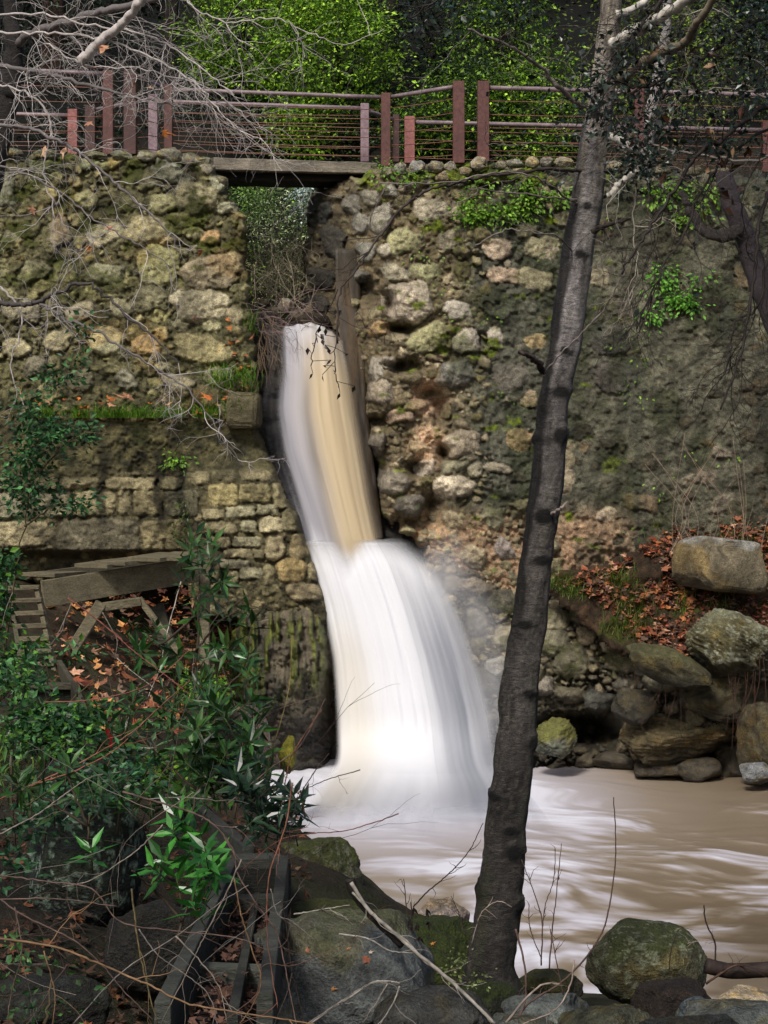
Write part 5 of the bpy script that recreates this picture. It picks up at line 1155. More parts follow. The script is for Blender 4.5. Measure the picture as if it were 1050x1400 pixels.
# ================================================================== OAK on the right
def oak():
    o = props(empty('oak_tree', tuple(V3(1180, 900, 10.5))), 'dark leaved oak leaning in from the right edge with drooping twigs', 'oak tree')
    DC = lin((40, 34, 30)); GC = lin((120, 112, 104))
    mb = MB(); pt = pxpath([(1215, 1440, 10.6), (1190, 1000, 10.5), (1170, 600, 10.5), (1150, 250, 10.4), (1120, 0, 10.3), (1090, -200, 10.2)], 10.4, 8, .006, R); mb.tube(pt, np.linspace(.24, .1, len(pt)), 16, DC*1.5); mb.build('trunk', M['bark'], o)
    lv = Leaves(); tips = []
    def br(lst, r0, r1, c, kids, L=(.3, .8), lev=2, Y=10, b=(0, 0, -.5)):
        pt = pxpath(lst, Y, 8, .006, R); mb = MB(); mb.tube(pt, np.linspace(r0, r1, len(pt)), 7, np.asarray(c))
        for _ in range(kids):
            i = R.integers(3, len(pt)-1); dd = unit(pt[min(i+1, len(pt)-1)]-pt[i-1])
            twigs(mb, pt[i], dd+R.normal(size=3)*.7, R.uniform(*L), .0042, R, lev, 4, .25, b, np.asarray(c)*R.uniform(.6, 1.3), tips)
        mb.build('branch', M['twig'], o)
    br([(1150, 90, 10.3), (1080, 130, 10), (1030, 155, 9.8), (985, 190, 9.7), (950, 215, 9.6), (905, 285, 9.5), (870, 340, 9.4), (850, 375, 9.4)], .018, .006, DC, 14)
    br([(1150, 190, 10.3), (1060, 175, 10), (1000, 210, 9.8), (960, 260, 9.7), (935, 320, 9.6), (900, 380, 9.5), (870, 450, 9.5)], .010, .004, DC, 12)
    br([(1150, 300, 10.3), (1070, 250, 10), (1040, 300, 9.9), (1030, 380, 9.8), (1015, 470, 9.7), (985, 560, 9.6)], .016, .005, DC, 14)
    br([(1120, 350, 10.2), (1060, 330, 10), (1035, 420, 9.9), (1005, 440, 9.8), (1000, 480, 9.8), (975, 540, 9.7)], .010, .004, DC, 10)
    br([(1150, 140, 10.6), (1050, 215, 10.6), (960, 212, 10.7), (900, 200, 10.8), (840, 180, 10.9)], .010, .005, GC, 18, (.3, .9))
    br([(1150, 190, 10.8), (1040, 130, 10.8), (960, 125, 10.8), (900, 150, 10.9)], .009, .004, GC, 18, (.3, .9))
    br([(1150, -30, 10.3), (1050, 20, 10), (990, 60, 9.8), (930, 95, 9.7), (880, 120, 9.6), (840, 110, 9.5)], .014, .005, DC, 22)
    br([(1100, -120, 10.2), (1000, -60, 10), (930, -20, 9.8), (880, 30, 9.7), (850, 80, 9.6), (820, 130, 9.6)], .014, .005, DC, 22)
    br([(1050, -150, 10), (900, -90, 9.8), (800, -50, 9.6), (700, -25, 9.5), (610, -5, 9.4), (560, 25, 9.4)], .014, .004, DC, 10, (.2, .5))
    br([(845, 200, 9.7), (868, 230, 9.7), (866, 300, 9.7), (872, 370, 9.7), (860, 420, 9.7)], .005, .003, lin((150, 140, 126)), 4)
    OK_ = [(26, 40, 34), (34, 52, 40), (20, 32, 28), (44, 62, 50), (30, 44, 26)]
    t = np.array([a for a, b in tips]); d = np.array([b for a, b in tips]); 
    up = (t[:, 2] > EZ+(HY-235)/F*9.8) | (R.uniform(size=len(t)) < .05)
    t, d = t[up], d[up]
    for rep in range(1):
        n = len(t); pos = t+R.normal(size=(n, 3))*.035; L = R.uniform(.03, .055, n)
        lv.oval(pos, d+R.normal(size=(n, 3))*.8, R.normal(size=(n, 3))+np.array([0, -.6, .8]), L, L*.62, pal(OK_, n, R), .1)
    for x, y, rx, ry, n in [(990, 50, 66, 54, 40), (935, 100, 55, 36, 16), (1030, 120, 34, 56, 26), (870, 60, 26, 30, 7), (880, 110, 30, 22, 8), (815, 130, 14, 42, 16), (832, 95, 12, 20, 6), (868, 226, 24, 30, 34), (885, 195, 12, 22, 12), (1000, 190, 40, 24, 9), (600, 10, 50, 14, 14), (560, 25, 22, 12, 7), (700, 20, 40, 16, 8), (925, 160, 40, 20, 18), (1040, 20, 40, 30, 40), (850, 150, 25, 25, 14)]:
        clumps(lv, np.array(V3(x, y, 9.7)), (rx*9.7/F, .35, ry*9.7/F), n, 9, .040, OK_, R, .05, .1, .62, .3)
    n = 26; pos = P(R.uniform(850, 1040, n), R.uniform(40, 275, n), 9.6); lv.oval(pos, R.normal(size=(n, 3))+np.array([0, 0, -1]), R.normal(size=(n, 3)), R.uniform(.05, .09, n), .04, pal([(84, 50, 34), (60, 40, 30), (150, 120, 90)], n, R))
    pos = P(np.array([985, 1000, 1012, 960, 990, 940, 910]), np.array([262, 270, 262, 285, 285, 240, 235]), 9.6); lv.oval(pos, R.normal(size=(7, 3))+np.array([0, 0, -1]), R.normal(size=(7, 3)), .09, .06, lin((70, 48, 36)))
    lv.build('foliage', M['gloss'], o)
oak()
o = props(empty('leaning_trunk', tuple(V3(1040, 720, 22))), 'purplish broken trunk with a forked limb leaning against the right wall', 'tree trunk')
mb = MB(); pt = pxpath([(1150, 760, 22.6), (1110, 560, 22.4), (1062, 440, 22.3), (1034, 370, 22.2), (1016, 320, 22.1), (1000, 275, 22), (990, 235, 22)], 22, 8, .01, R); mb.tube(pt, np.linspace(.2, .11, len(pt)), 12, lin((74, 66, 70))); mb.build('trunk', M['bark'], o)
mb = MB(); pt = pxpath([(1012, 315, 22.0), (990, 322, 21.9), (965, 318, 21.9), (945, 290, 21.9), (930, 262, 21.9)], 22, 8, .01, R); mb.tube(pt, np.linspace(.09, .04, len(pt)), 10, lin((70, 64, 60))); mb.build('limb', M['bark'], o)
o = props(empty('white_trunk', tuple(V3(885, 235, 25.8))), 'slim whitish tree trunk standing behind the right railing', 'tree')
mb = MB(); pt = pxpath([(880, 240, 26), (884, 200, 26), (893, 140, 26), (905, 80, 26), (912, 20, 26), (915, -60, 26)], 26, 8, .01, R); mb.tube(pt, np.linspace(.11, .06, len(pt)), 10, lin((186, 182, 176)))
for _ in range(26):
    i = R.integers(6, len(pt)); twigs(mb, pt[i], R.normal(size=3)+np.array([0, 0, .3]), R.uniform(.6, 1.6), .012, R, 2, 4, .25, (0, 0, -.1), lin((150, 146, 136)))
mb.build('trunk', M['bark'], o)

# ================================================================== DEAD LEAVES
DL = [(138, 84, 58), (160, 104, 76), (112, 62, 44), (186, 142, 114), (132, 90, 68), (92, 54, 40), (164, 104, 62), (148, 78, 52), (122, 102, 86), (92, 74, 62), (72, 54, 46)]
def litter(name, label, pts, size, cols, seed, slope=(0, -.5, 1)):
    rg = np.random.default_rng(seed); pts = np.asarray(pts); n = len(pts); lv = Leaves()
    pts = pts+rg.normal(size=(n, 3))*.02+np.array([0, -.02, .03])
    lv.lobed(pts, rg.normal(size=(n, 3))*np.array([1, 1, .3]), unit(rg.normal(size=(n, 3))*.45+np.asarray(slope)), rg.lognormal(-.2, .4, n).clip(.35, 1.9)*size, pal(cols, n, rg, .4), rg)
    props(lv.build(name, M['dead']), label, kind='stuff')
rg = np.random.default_rng(77)
pts = []
for _ in range(6000):
    x, y = rg.uniform(745, 1150), rg.uniform(700, 905)
    if not inside(np.array([x]), np.array([y]), [(748, 800), (775, 782), (830, 776), (880, 750), (920, 722), (1000, 704), (1150, 698), (1150, 900), (1000, 870), (930, 905), (880, 890), (850, 850), (800, 815)])[0]: continue
    if fbm(x/28, y/20, 0, 3, 31) < -.5+.1*(x < 860): continue
    pts.append(bank_pt(x, y))
litter('leaf_litter', 'red-brown fallen leaves covering the slope below the right wall', pts[:3600], .10, DL, 5)
pts = [ground_at(rg.uniform(70, 330), rg.uniform(800, 1000), 15, 23.9) for _ in range(900)]
litter('leaf_litter', 'orange and brown fallen leaves under the timber flume', pts, .13, DL+[(196, 140, 84), (204, 150, 104)], 6, (.3, -.3, 1))
pts = [ground_at(rg.uniform(-60, 420), rg.uniform(1080, 1420), 4.5, 16) for _ in range(1500)]
litter('leaf_litter', 'dark wet leaves on the ground under the brambles', pts, .06, [(62, 44, 34), (78, 54, 40), (44, 34, 28), (104, 66, 42)], 7)
A, B, C_, D = trough_quad
pts = []
for _ in range(330):
    s, t = rg.uniform(.05, .95), rg.uniform(0, 1); p = (A*(1-s)+B*s)*(1-t)+(D*(1-s)+C_*s)*t; pts.append(p)
litter('leaf_litter', 'brown dead leaves filling the foreground trough', pts, .045, [(92, 66, 54), (70, 50, 42), (110, 84, 70), (56, 40, 34)], 8)
pts = [P(x, y, 24.05) for x, y in zip(rg.uniform(60, 330, 40), rg.uniform(535, 572, 40))]+[P(x, y, 24.4) for x, y in zip(rg.uniform(295, 350, 34), rg.uniform(440, 590, 34))]
litter('leaf_litter', 'orange fallen leaves caught on the grassy ledge', pts, .13, [(186, 108, 54), (170, 96, 50), (190, 140, 110)], 9)
bpy.context.view_layer.update(); DG = bpy.context.evaluated_depsgraph_get()
def hit(px, py):
    o_ = Vector((0, 0, EZ)); d_ = (V3(px, py, 10.0)-o_).normalized(); r_ = SC.ray_cast(DG, o_, d_)
    return (r_[1], r_[2]) if r_[0] else None
i = 0
for (px, py, sz, c_, l_) in [(500, 1312, .075, (128, 78, 56), 'large red-brown fallen leaf on the slate-grey boulder'), (506, 1303, .03, (190, 176, 160), 'tiny pale leaf beside the large leaf on the slate-grey boulder'), (455, 1352, .035, (160, 110, 66), 'small orange leaf low on the slate-grey boulder'), (420, 1300, .035, (150, 104, 76), 'small brown leaf on the slate-grey boulder near the trough'), (590, 1292, .04, (170, 110, 50), 'small orange leaf on the mossy boulder left of the trunk'), (476, 1298, .03, (170, 120, 80), 'small tan leaf near the top of the slate-grey boulder')]:
    h_ = hit(px, py)
    if h_ is None: continue
    lv = Leaves(); lv.lobed(np.array([h_[0]+h_[1]*.008]), np.array([[.8, .3, .2]]), np.array([h_[1]]), np.array([sz]), lin(c_), np.random.default_rng(50+i)); i += 1
    props(lv.build('fallen_leaf', M['dead']), l_, 'fallen leaf')

# ================================================================== GRASS
def grass(name, label, pts, h, cols, seed, w=.0045, lean=.75, mat='leaf'):
    rg = np.random.default_rng(seed); pts = np.asarray(pts); n = len(pts)
    H = rg.uniform(.5, 1.2, n)*h; a = rg.uniform(0, 2*math.pi, n); l = rg.uniform(.1, 1.3, n)*lean; H = H*rg.lognormal(-.15, .35, n)
    d = np.stack([np.cos(a)*l, np.sin(a)*l-.15, np.ones(n)], -1); sd = np.stack([-np.sin(a), np.cos(a), 0*a], -1)*w
    b = pts; m_ = pts+d*H[:, None]*.55; t = pts+d*np.array([1.9, 1.9, .9])*H[:, None]
    v = np.stack([b-sd, b+sd, m_+sd*.8, m_-sd*.8, t], 1); i = np.arange(n)[:, None]*5; mb = MB()
    mb.add(v.reshape(-1, 3), [i+np.array([[0, 1, 2, 3]]), i+np.array([[3, 2, 4]])], np.repeat(pal(cols, n, rg), 5, 0))
    props(mb.build(name, M[mat], None, False), label, kind='stuff')
GR = [(84, 128, 30), (104, 150, 38), (66, 104, 26), (126, 166, 56)]
pts = []
for _ in range(4200):
    x = rg.uniform(40, 322)
    if fbm(x/16, 0, 0, 3, 4) < -.12+.25*rg.normal()*.6: continue
    y = 24.02+rg.uniform(0, 1)**1.6*.6; pts.append(((x-CX)*y/F, y, LZ0+.01))
for cx_, cy_, rx_, ry_, n, Y in ((325, 450, 22, 12, 260, 24.6), (300, 520, 20, 14, 220, 24.25), (335, 520, 14, 12, 160, 24.25), (320, 560, 18, 10, 120, 24.0)):
    for _ in range(n): pts.append(P(cx_+rg.normal()*rx_*.6, cy_+rg.normal()*ry_*.6, Y+rg.uniform(-.1, .1)))
grass('grass', 'bright green grass growing along the ledge of the left wall', pts, .17, GR, 3)
pts = []
for cx_, cy_, rx_, ry_, n in ((848, 800, 22, 16, 330), (865, 830, 26, 20, 380), (935, 828, 10, 14, 160), (858, 862, 26, 12, 300), (765, 800, 16, 10, 160), (905, 725, 16, 10, 90), (1000, 800, 24, 14, 200), (1020, 750, 24, 12, 120), (780, 812, 14, 12, 120), (985, 836, 20, 10, 100)):
    for _ in range(n): pts.append(bank_pt(cx_+rg.normal()*rx_*.6, cy_+rg.normal()*ry_*.6))
grass('grass', 'grass tufts among the fallen leaves on the right slope', pts, .17, [(78, 104, 30), (98, 122, 40), (60, 84, 26), (120, 124, 60)], 4)
pts = [ground_at(15+rg.normal()*26, 1055+rg.normal()*22, 5, 20) for _ in range(160)]+[ground_at(rg.uniform(230, 340), rg.uniform(880, 1010), 15, 23) for _ in range(400)]
grass('grass', 'thin grass blades on the left bank', pts, .2, [(70, 96, 30), (96, 118, 44), (52, 74, 24)], 5, .006)

# ================================================================== WALL PLANTS
def wall_y(fld, px, py):
    j = int(np.clip(round((py-fld.y[0])/fld.step), 0, len(fld.y)-1)); i_ = int(np.clip(round((px-fld.x[0])/fld.step), 0, len(fld.x)-1)); return fld.Y[j, i_]
FG = [(96, 138, 34), (116, 158, 46), (80, 116, 30), (130, 168, 64)]
def wall_plant(label, blobs, size=.062, cols=FG, fld=f5, name='wall_fern', cat='fern', group=None, per=14):
    root = None; many = len(blobs) > 1
    for x, y, rx, ry, n in blobs:
        lv = Leaves()
        for _ in range(n):
            a, b = x+rg.normal()*rx*.55, y+rg.normal()*ry*.55; Y = wall_y(fld, a, b)-.05; c = np.array(V3(a, b, Y))
            if root is None and many: root = empty(name, tuple(c))
            off = rg.normal(size=(per, 3))*np.array([.10, .05, .07]); pos = c+off; pos[:, 1] = np.minimum(pos[:, 1], c[1])
            L = size*rg.uniform(.6, 1.3, per); lv.oval(pos, off*6+np.array([0, -.7, -.5]), rg.normal(size=(per, 3))*.4+np.array([0, -.8, .8]), L, L*.6, pal(cols, per, rg)*rg.uniform(.6, 1.3))
        o = lv.build('foliage' if many else name, M['leaf'], root)
    return props(root if many else o, label, cat, group)
wall_plant('wide bright green fern patch hanging below the mossy crest left of the trunk', [(648, 292, 20, 9, 16), (680, 290, 22, 10, 20), (705, 285, 20, 10, 16), (726, 265, 12, 14, 12), (640, 275, 10, 7, 5), (665, 250, 26, 5, 5), (720, 252, 18, 6, 6)])
wall_plant('leafy green patch on the dark render halfway down the right wall', [(905, 385, 20, 10, 7), (930, 408, 18, 10, 11), (895, 430, 8, 8, 4), (945, 415, 8, 6, 4), (955, 382, 8, 5, 2), (915, 372, 12, 6, 3)], .07, [(96, 150, 50), (80, 130, 40), (112, 168, 60)])
wall_plant('green ivy patch under the oak twigs high on the right wall', [(925, 255, 26, 8, 9), (945, 300, 10, 18, 9), (905, 262, 12, 8, 5), (975, 262, 20, 8, 6), (765, 265, 10, 10, 4)], .08)
wall_plant('green tuft on the mossy crest near the right end of the bridge', [(530, 232, 14, 7, 8), (560, 240, 16, 6, 5)], .06)
wall_plant('small green weed hanging on the concrete band of the lower left wall', [(241, 630, 6, 10, 5)], .07, GR, f2, 'wall_weed', 'weed')
wall_plant('mossy hanging weed in the joint of the ashlar blocks', [(253, 700, 6, 18, 7), (258, 730, 8, 12, 4)], .05, [(70, 86, 30), (54, 70, 24)], f2, 'wall_weed', 'weed')
for i, (x, y) in enumerate([(570, 345), (598, 392), (630, 390), (672, 437), (634, 435), (697, 538), (868, 455), (885, 487), (873, 492), (876, 518), (877, 548), (860, 537), (902, 665), (877, 722), (600, 255), (640, 260), (588, 305), (755, 350), (705, 345), (590, 312), (820, 305), (842, 300), (850, 470), (1005, 625), (938, 620), (800, 262), (612, 345), (588, 350), (770, 318)]):
    wall_plant('tiny green sprig rooted in a crack of the right wall', [(x, y, 1.5, 1.5, 1)], .05, FG, f5, 'wall_sprig', 'sprig', 'tiny sprigs dotted over the right wall', 7)

# ================================================================== FOREGROUND SHRUBS
LA = [(38, 66, 28), (48, 84, 34), (30, 52, 24), (62, 100, 42), (40, 72, 36), (54, 76, 34)]
LAB = [(44, 100, 34), (62, 124, 44), (36, 84, 30)]
def laurel(label, stems, whorls, cols=LA, name='laurel_shrub', asp=.26, mat='gloss', base=None):
    """stems: pixel paths with depth; whorls: (px,py,leaf length px,Y,n)"""
    b = stems[0][0]; o = props(empty(name, tuple(V3(b[0], b[1], b[2]))), label, 'shrub')
    mb = MB()
    for s in stems: pt = pxpath(s, 8, 7, .003, rg); mb.tube(pt, np.linspace(.0065, .003, len(pt))*max(1, s[0][2]/8), 5, lin((58, 48, 36)))
    lv = Leaves()
    for x, y, L, Y, n in whorls:
        c = np.array(V3(x, y, Y)); k = L*Y/F; 
        ax = unit(rg.normal(size=3)*.5+np.array([0, -.35, .8])); t1 = unit(np.cross(ax, [0.3, 1, .1])); t2 = np.cross(ax, t1)
        a = np.arange(n)*2.4+rg.uniform(0, 6); el = np.linspace(.1, .9, n)
        d = (np.cos(a)[:, None]*t1+np.sin(a)[:, None]*t2)*np.cos(el)[:, None]+ax*np.sin(el)[:, None]*1.0
        pos = c-ax*k*.5+ax*np.linspace(0, .55, n)[:, None]*k
        mb.tube([c-ax*k*1.0, c+ax*k*.1], [.004, .002], 4, lin((60, 62, 36)))
        Ls = k*rg.uniform(.75, 1.15, n); lv.oval(pos, d, ax+rg.normal(size=(n, 3))*.15, Ls, Ls*asp, pal(cols, n, rg, .25), .15, .12)
    mb.build('stem', M['twig'], o); lv.build('foliage', M[mat], o); return o
W = lambda pts, L, Y, n=9: [(x+rg.normal()*3, y+rg.normal()*3, L*rg.uniform(.85, 1.15), Y+rg.normal()*.15, n) for x, y in pts]
laurel('tall slim laurel with long pointed leaves rising in front of the stone pier', [[(262, 1010, 11), (268, 900, 11.2), (272, 800, 11.3), (268, 715, 11.4)], [(268, 890, 11.2), (300, 850, 11.1), (330, 835, 11)], [(268, 840, 11.2), (220, 880, 11), (195, 860, 11)], [(264, 960, 11.1), (320, 930, 11), (345, 895, 11)]],
       W([(268, 730), (252, 790), (275, 780), (290, 765), (258, 770), (262, 815), (290, 815), (272, 840), (310, 840), (335, 835), (345, 850), (300, 800), (320, 895), (340, 900), (292, 905), (280, 890), (205, 870), (225, 885), (185, 860), (215, 855), (195, 880), (240, 900), (285, 935), (262, 745), (285, 740)], 30, 11.1, 8))
laurel('dense laurel shrub with dark lance leaves in the middle of the left bank', [[(250, 1160, 9), (270, 1080, 9.2), (290, 1000, 9.3), (310, 950, 9.4)], [(270, 1080, 9.2), (200, 1020, 9.2), (150, 1000, 9.1)], [(270, 1080, 9.2), (340, 1050, 9.3), (370, 1030, 9.4)]],
       W([(x, y) for x, y in zip(rg.uniform(140, 365, 46), rg.uniform(955, 1100, 46))]+[(290, 960), (310, 990), (330, 1000), (340, 1030), (355, 1050), (300, 1040), (280, 1060), (260, 1020), (230, 1000), (200, 990), (175, 1000), (320, 1065), (180, 960), (150, 985)], 34, 9.2, 9))
laurel('laurel sprays with dark slender leaves overhanging the white water', [[(330, 1150, 8.6), (350, 1120, 8.6), (380, 1100, 8.6), (400, 1095, 8.6)], [(350, 1120, 8.6), (370, 1125, 8.6), (405, 1118, 8.6)]],
       W([(375, 1088), (392, 1098), (402, 1085), (405, 1108), (385, 1115), (365, 1105), (400, 1125), (372, 1122), (350, 1108), (340, 1095), (355, 1085), (330, 1085), (398, 1092), (410, 1098), (388, 1104), (360, 1118), (345, 1120), (380, 1128), (318, 1075), (325, 1060), (345, 1072), (395, 1112), (352, 1135)], 33, 8.6, 8), [(26, 46, 30), (34, 60, 36), (20, 36, 24)])
laurel('loose evergreen shrub with lance leaves spreading over the timber remains at the left', [[(60, 1150, 10), (80, 1050, 10.1), (60, 940, 10.2)], [(160, 1140, 9.9), (170, 1020, 10), (150, 930, 10.2)], [(320, 1120, 10), (330, 1000, 10.2), (300, 900, 10.3)], [(20, 1150, 9.8), (15, 1050, 9.9), (30, 960, 10)]],
       [(x, y, rg.uniform(20, 36), rg.uniform(9.6, 10.4), 8) for x, y in list(zip(rg.uniform(-10, 350, 52), rg.uniform(965, 1120, 52)))+list(zip(rg.uniform(180, 350, 20), rg.uniform(880, 980, 20)))+list(zip(rg.uniform(-10, 60, 10), rg.uniform(900, 980, 10)))], LA+[(58, 104, 50), (70, 112, 60)], asp=.24)
laurel('low laurel with broad shiny leaf rosettes beside the dark trough', [[(240, 1290, 6.4), (260, 1230, 6.5), (290, 1190, 6.6)], [(250, 1260, 6.4), (210, 1215, 6.4), (180, 1190, 6.3)]],
       W([(238, 1120), (262, 1140), (215, 1190), (245, 1200), (268, 1185), (290, 1185), (268, 1225), (300, 1195), (235, 1140), (258, 1160), (280, 1160), (128, 1160), (222, 1175), (265, 1240)], 42, 6.5, 9), LAB, asp=.33)
laurel('small laurel tips standing before the lichen boulder', [[(120, 1130, 6.8), (100, 1080, 6.8), (90, 1050, 6.8)], [(120, 1130, 6.8), (60, 1090, 6.8), (40, 1080, 6.7)]], W([(90, 1052), (120, 1070), (60, 1085), (40, 1075), (75, 1100), (140, 1085), (105, 1095), (100, 1040), (150, 1060), (25, 1060)], 34, 6.8, 8), LA)
def small_leaf(label, stems, blobs, size, cols, per=10, name='shrub', spread=.05, asp=.6, mat='leaf', r=.004):
    b = stems[0][0]; o = props(empty(name, tuple(V3(b[0], b[1], b[2]))), label, 'shrub'); mb = MB(); lv = Leaves()
    for s in stems: pt = pxpath(s, 8, 7, .005, rg); mb.tube(pt, np.linspace(r*1.6, r*.7, len(pt)), 5, lin((74, 66, 44)))
    for x, y, Y, rx, ry, n in blobs: clumps(lv, np.array(V3(x, y, Y)), (rx*Y/F, .25, ry*Y/F), n, per, size, cols, rg, spread, .05, asp, .4)
    mb.build('stem', M['twig'], o); lv.build('foliage', M[mat], o); return o
SG = [(44, 84, 44), (58, 100, 52), (36, 66, 38), (70, 112, 64)]
small_leaf('tall sparse shrub with small round leaves at the left edge before the wall', [[(5, 900, 11), (18, 800, 11), (33, 720, 11), (45, 640, 11), (52, 560, 11)], [(33, 720, 11), (80, 690, 11), (120, 690, 11)], [(40, 660, 11), (100, 600, 11), (150, 590, 11)]],
           [(40, 560, 11, 26, 26, 16), (60, 590, 11, 40, 28, 34), (40, 620, 11, 32, 24, 26), (45, 660, 11, 42, 22, 26), (95, 690, 11, 32, 12, 14), (25, 690, 11, 26, 20, 14), (120, 590, 11, 30, 14, 10), (100, 500, 11.5, 22, 30, 8), (118, 450, 11.6, 10, 26, 5), (70, 520, 11.4, 24, 14, 8)], .045, SG)
small_leaf('leafy green thicket at the left edge beside the ladder', [[(0, 960, 10.5), (10, 860, 10.5), (10, 780, 10.5)]], [(-2, 780, 10.5, 14, 40, 30), (-6, 840, 10.5, 16, 40, 30), (0, 910, 10.4, 24, 30, 26), (50, 880, 10.5, 14, 8, 5)], .05, SG+GR[:1])
small_leaf('bright small-leaved shrub over the broken trough sections', [[(60, 1060, 9.5), (70, 960, 9.6), (60, 900, 9.6)], [(70, 980, 9.6), (130, 930, 9.6)]], [(40, 900, 9.6, 30, 10, 8), (20, 930, 9.5, 34, 20, 20), (70, 975, 9.4, 60, 16, 40), (40, 1000, 9.3, 60, 26, 44), (120, 985, 9.4, 50, 18, 26), (90, 1015, 9.2, 60, 20, 30), (95, 893, 9.7, 14, 6, 4)], .045, SG+[(84, 128, 44)])
small_leaf('small-leaved sprigs on the bank above the lichen boulder', [[(120, 1150, 7.5), (130, 1080, 7.6), (150, 1040, 7.6)]], [(130, 1070, 7.6, 50, 16, 22), (180, 1050, 7.7, 50, 16, 20), (70, 1100, 7.4, 40, 16, 14), (20, 1130, 7.2, 30, 14, 12), (20, 1180, 7.0, 24, 20, 8)], .038, [(40, 78, 44), (52, 92, 54), (34, 62, 40)])
small_leaf('yellow-green weed beside the purplish rock', [[(250, 1050, 10), (255, 1000, 10)]], [(235, 1062, 10, 18, 14, 12), (215, 1040, 10, 14, 8, 6), (300, 940, 16, 24, 20, 12), (260, 935, 16, 14, 20, 10)], .05, [(110, 150, 40), (92, 130, 36)])
small_leaf('low weeds with pale leaves on the forest floor at the bottom left', [[(60, 1400, 5.5), (70, 1340, 5.6)]], [(20, 1290, 5.6, 20, 8, 4), (75, 1330, 5.6, 16, 8, 4), (120, 1370, 5.5, 12, 10, 3), (35, 1390, 5.5, 22, 8, 5), (15, 1315, 5.6, 14, 8, 4)], .028, [(50, 84, 44), (66, 104, 50)], 7, spread=.03)
small_leaf('low green weeds on the olive boulder at the pool edge', [[(400, 1250, 12.7), (410, 1225, 12.7)]], [(400, 1205, 12.8, 22, 14, 10), (415, 1225, 12.7, 24, 10, 10), (395, 1235, 12.7, 16, 10, 6)], .05, [(92, 110, 36), (110, 124, 44), (150, 110, 50)], 8, name='weed')
small_leaf('small pale-leaved creeper on the mossy boulder at the tree foot', [[(610, 1330, 9.5), (630, 1320, 9.5)]], [(625, 1325, 9.55, 24, 16, 10), (645, 1340, 9.5, 16, 12, 5)], .025, [(120, 130, 80), (90, 104, 54)], 8, spread=.03, name='creeper')
pos = P(np.array([147, 150, 152]), np.array([995, 1003, 1012]), 8.8); lv = Leaves(); lv.oval(pos, [[0, 0, -1], [.2, 0, -1], [-.1, 0, -1]], [[0, -1, 0]]*3, .045, .026, lin((110, 22, 20)))
props(lv.build('red_leaf', M['dead']), 'red hanging leaves among the green shrubs', 'leaf')

# ================================================================== BRAMBLES AND DEAD STEMS
def cane(lst, r, c, kids=0, L=(.1, .3)):
    def f(mb):
        pt = pxpath(lst, 6, 9, .0009, rg); mb.tube(pt, np.linspace(r*.72, r*.4, len(pt)), 6, np.asarray(c)*(1+.25*rg.normal(size=(len(pt), 1))).clip(.5, 1.4))
        for _ in range(kids):
            i = rg.integers(3, len(pt)-1); twigs(mb, pt[i], unit(pt[i]-pt[i-1])+rg.normal(size=3)*.7, rg.uniform(*L), r*.5, rg, 1, 2, .2, (0, 0, -.1), c)
    return f
RB = lin((92, 74, 66)); BG = lin((118, 108, 98)); GYT = lin((108, 102, 96)); ORB = lin((118, 92, 66)); DKT = lin((52, 40, 36))
z = lambda lst, Y: [(x/2.0, 1000+y/2.0, Y) for x, y in lst]
q_ = lambda lst, Y: [(x/4.0, 780+y/4.0, Y) for x, y in lst]
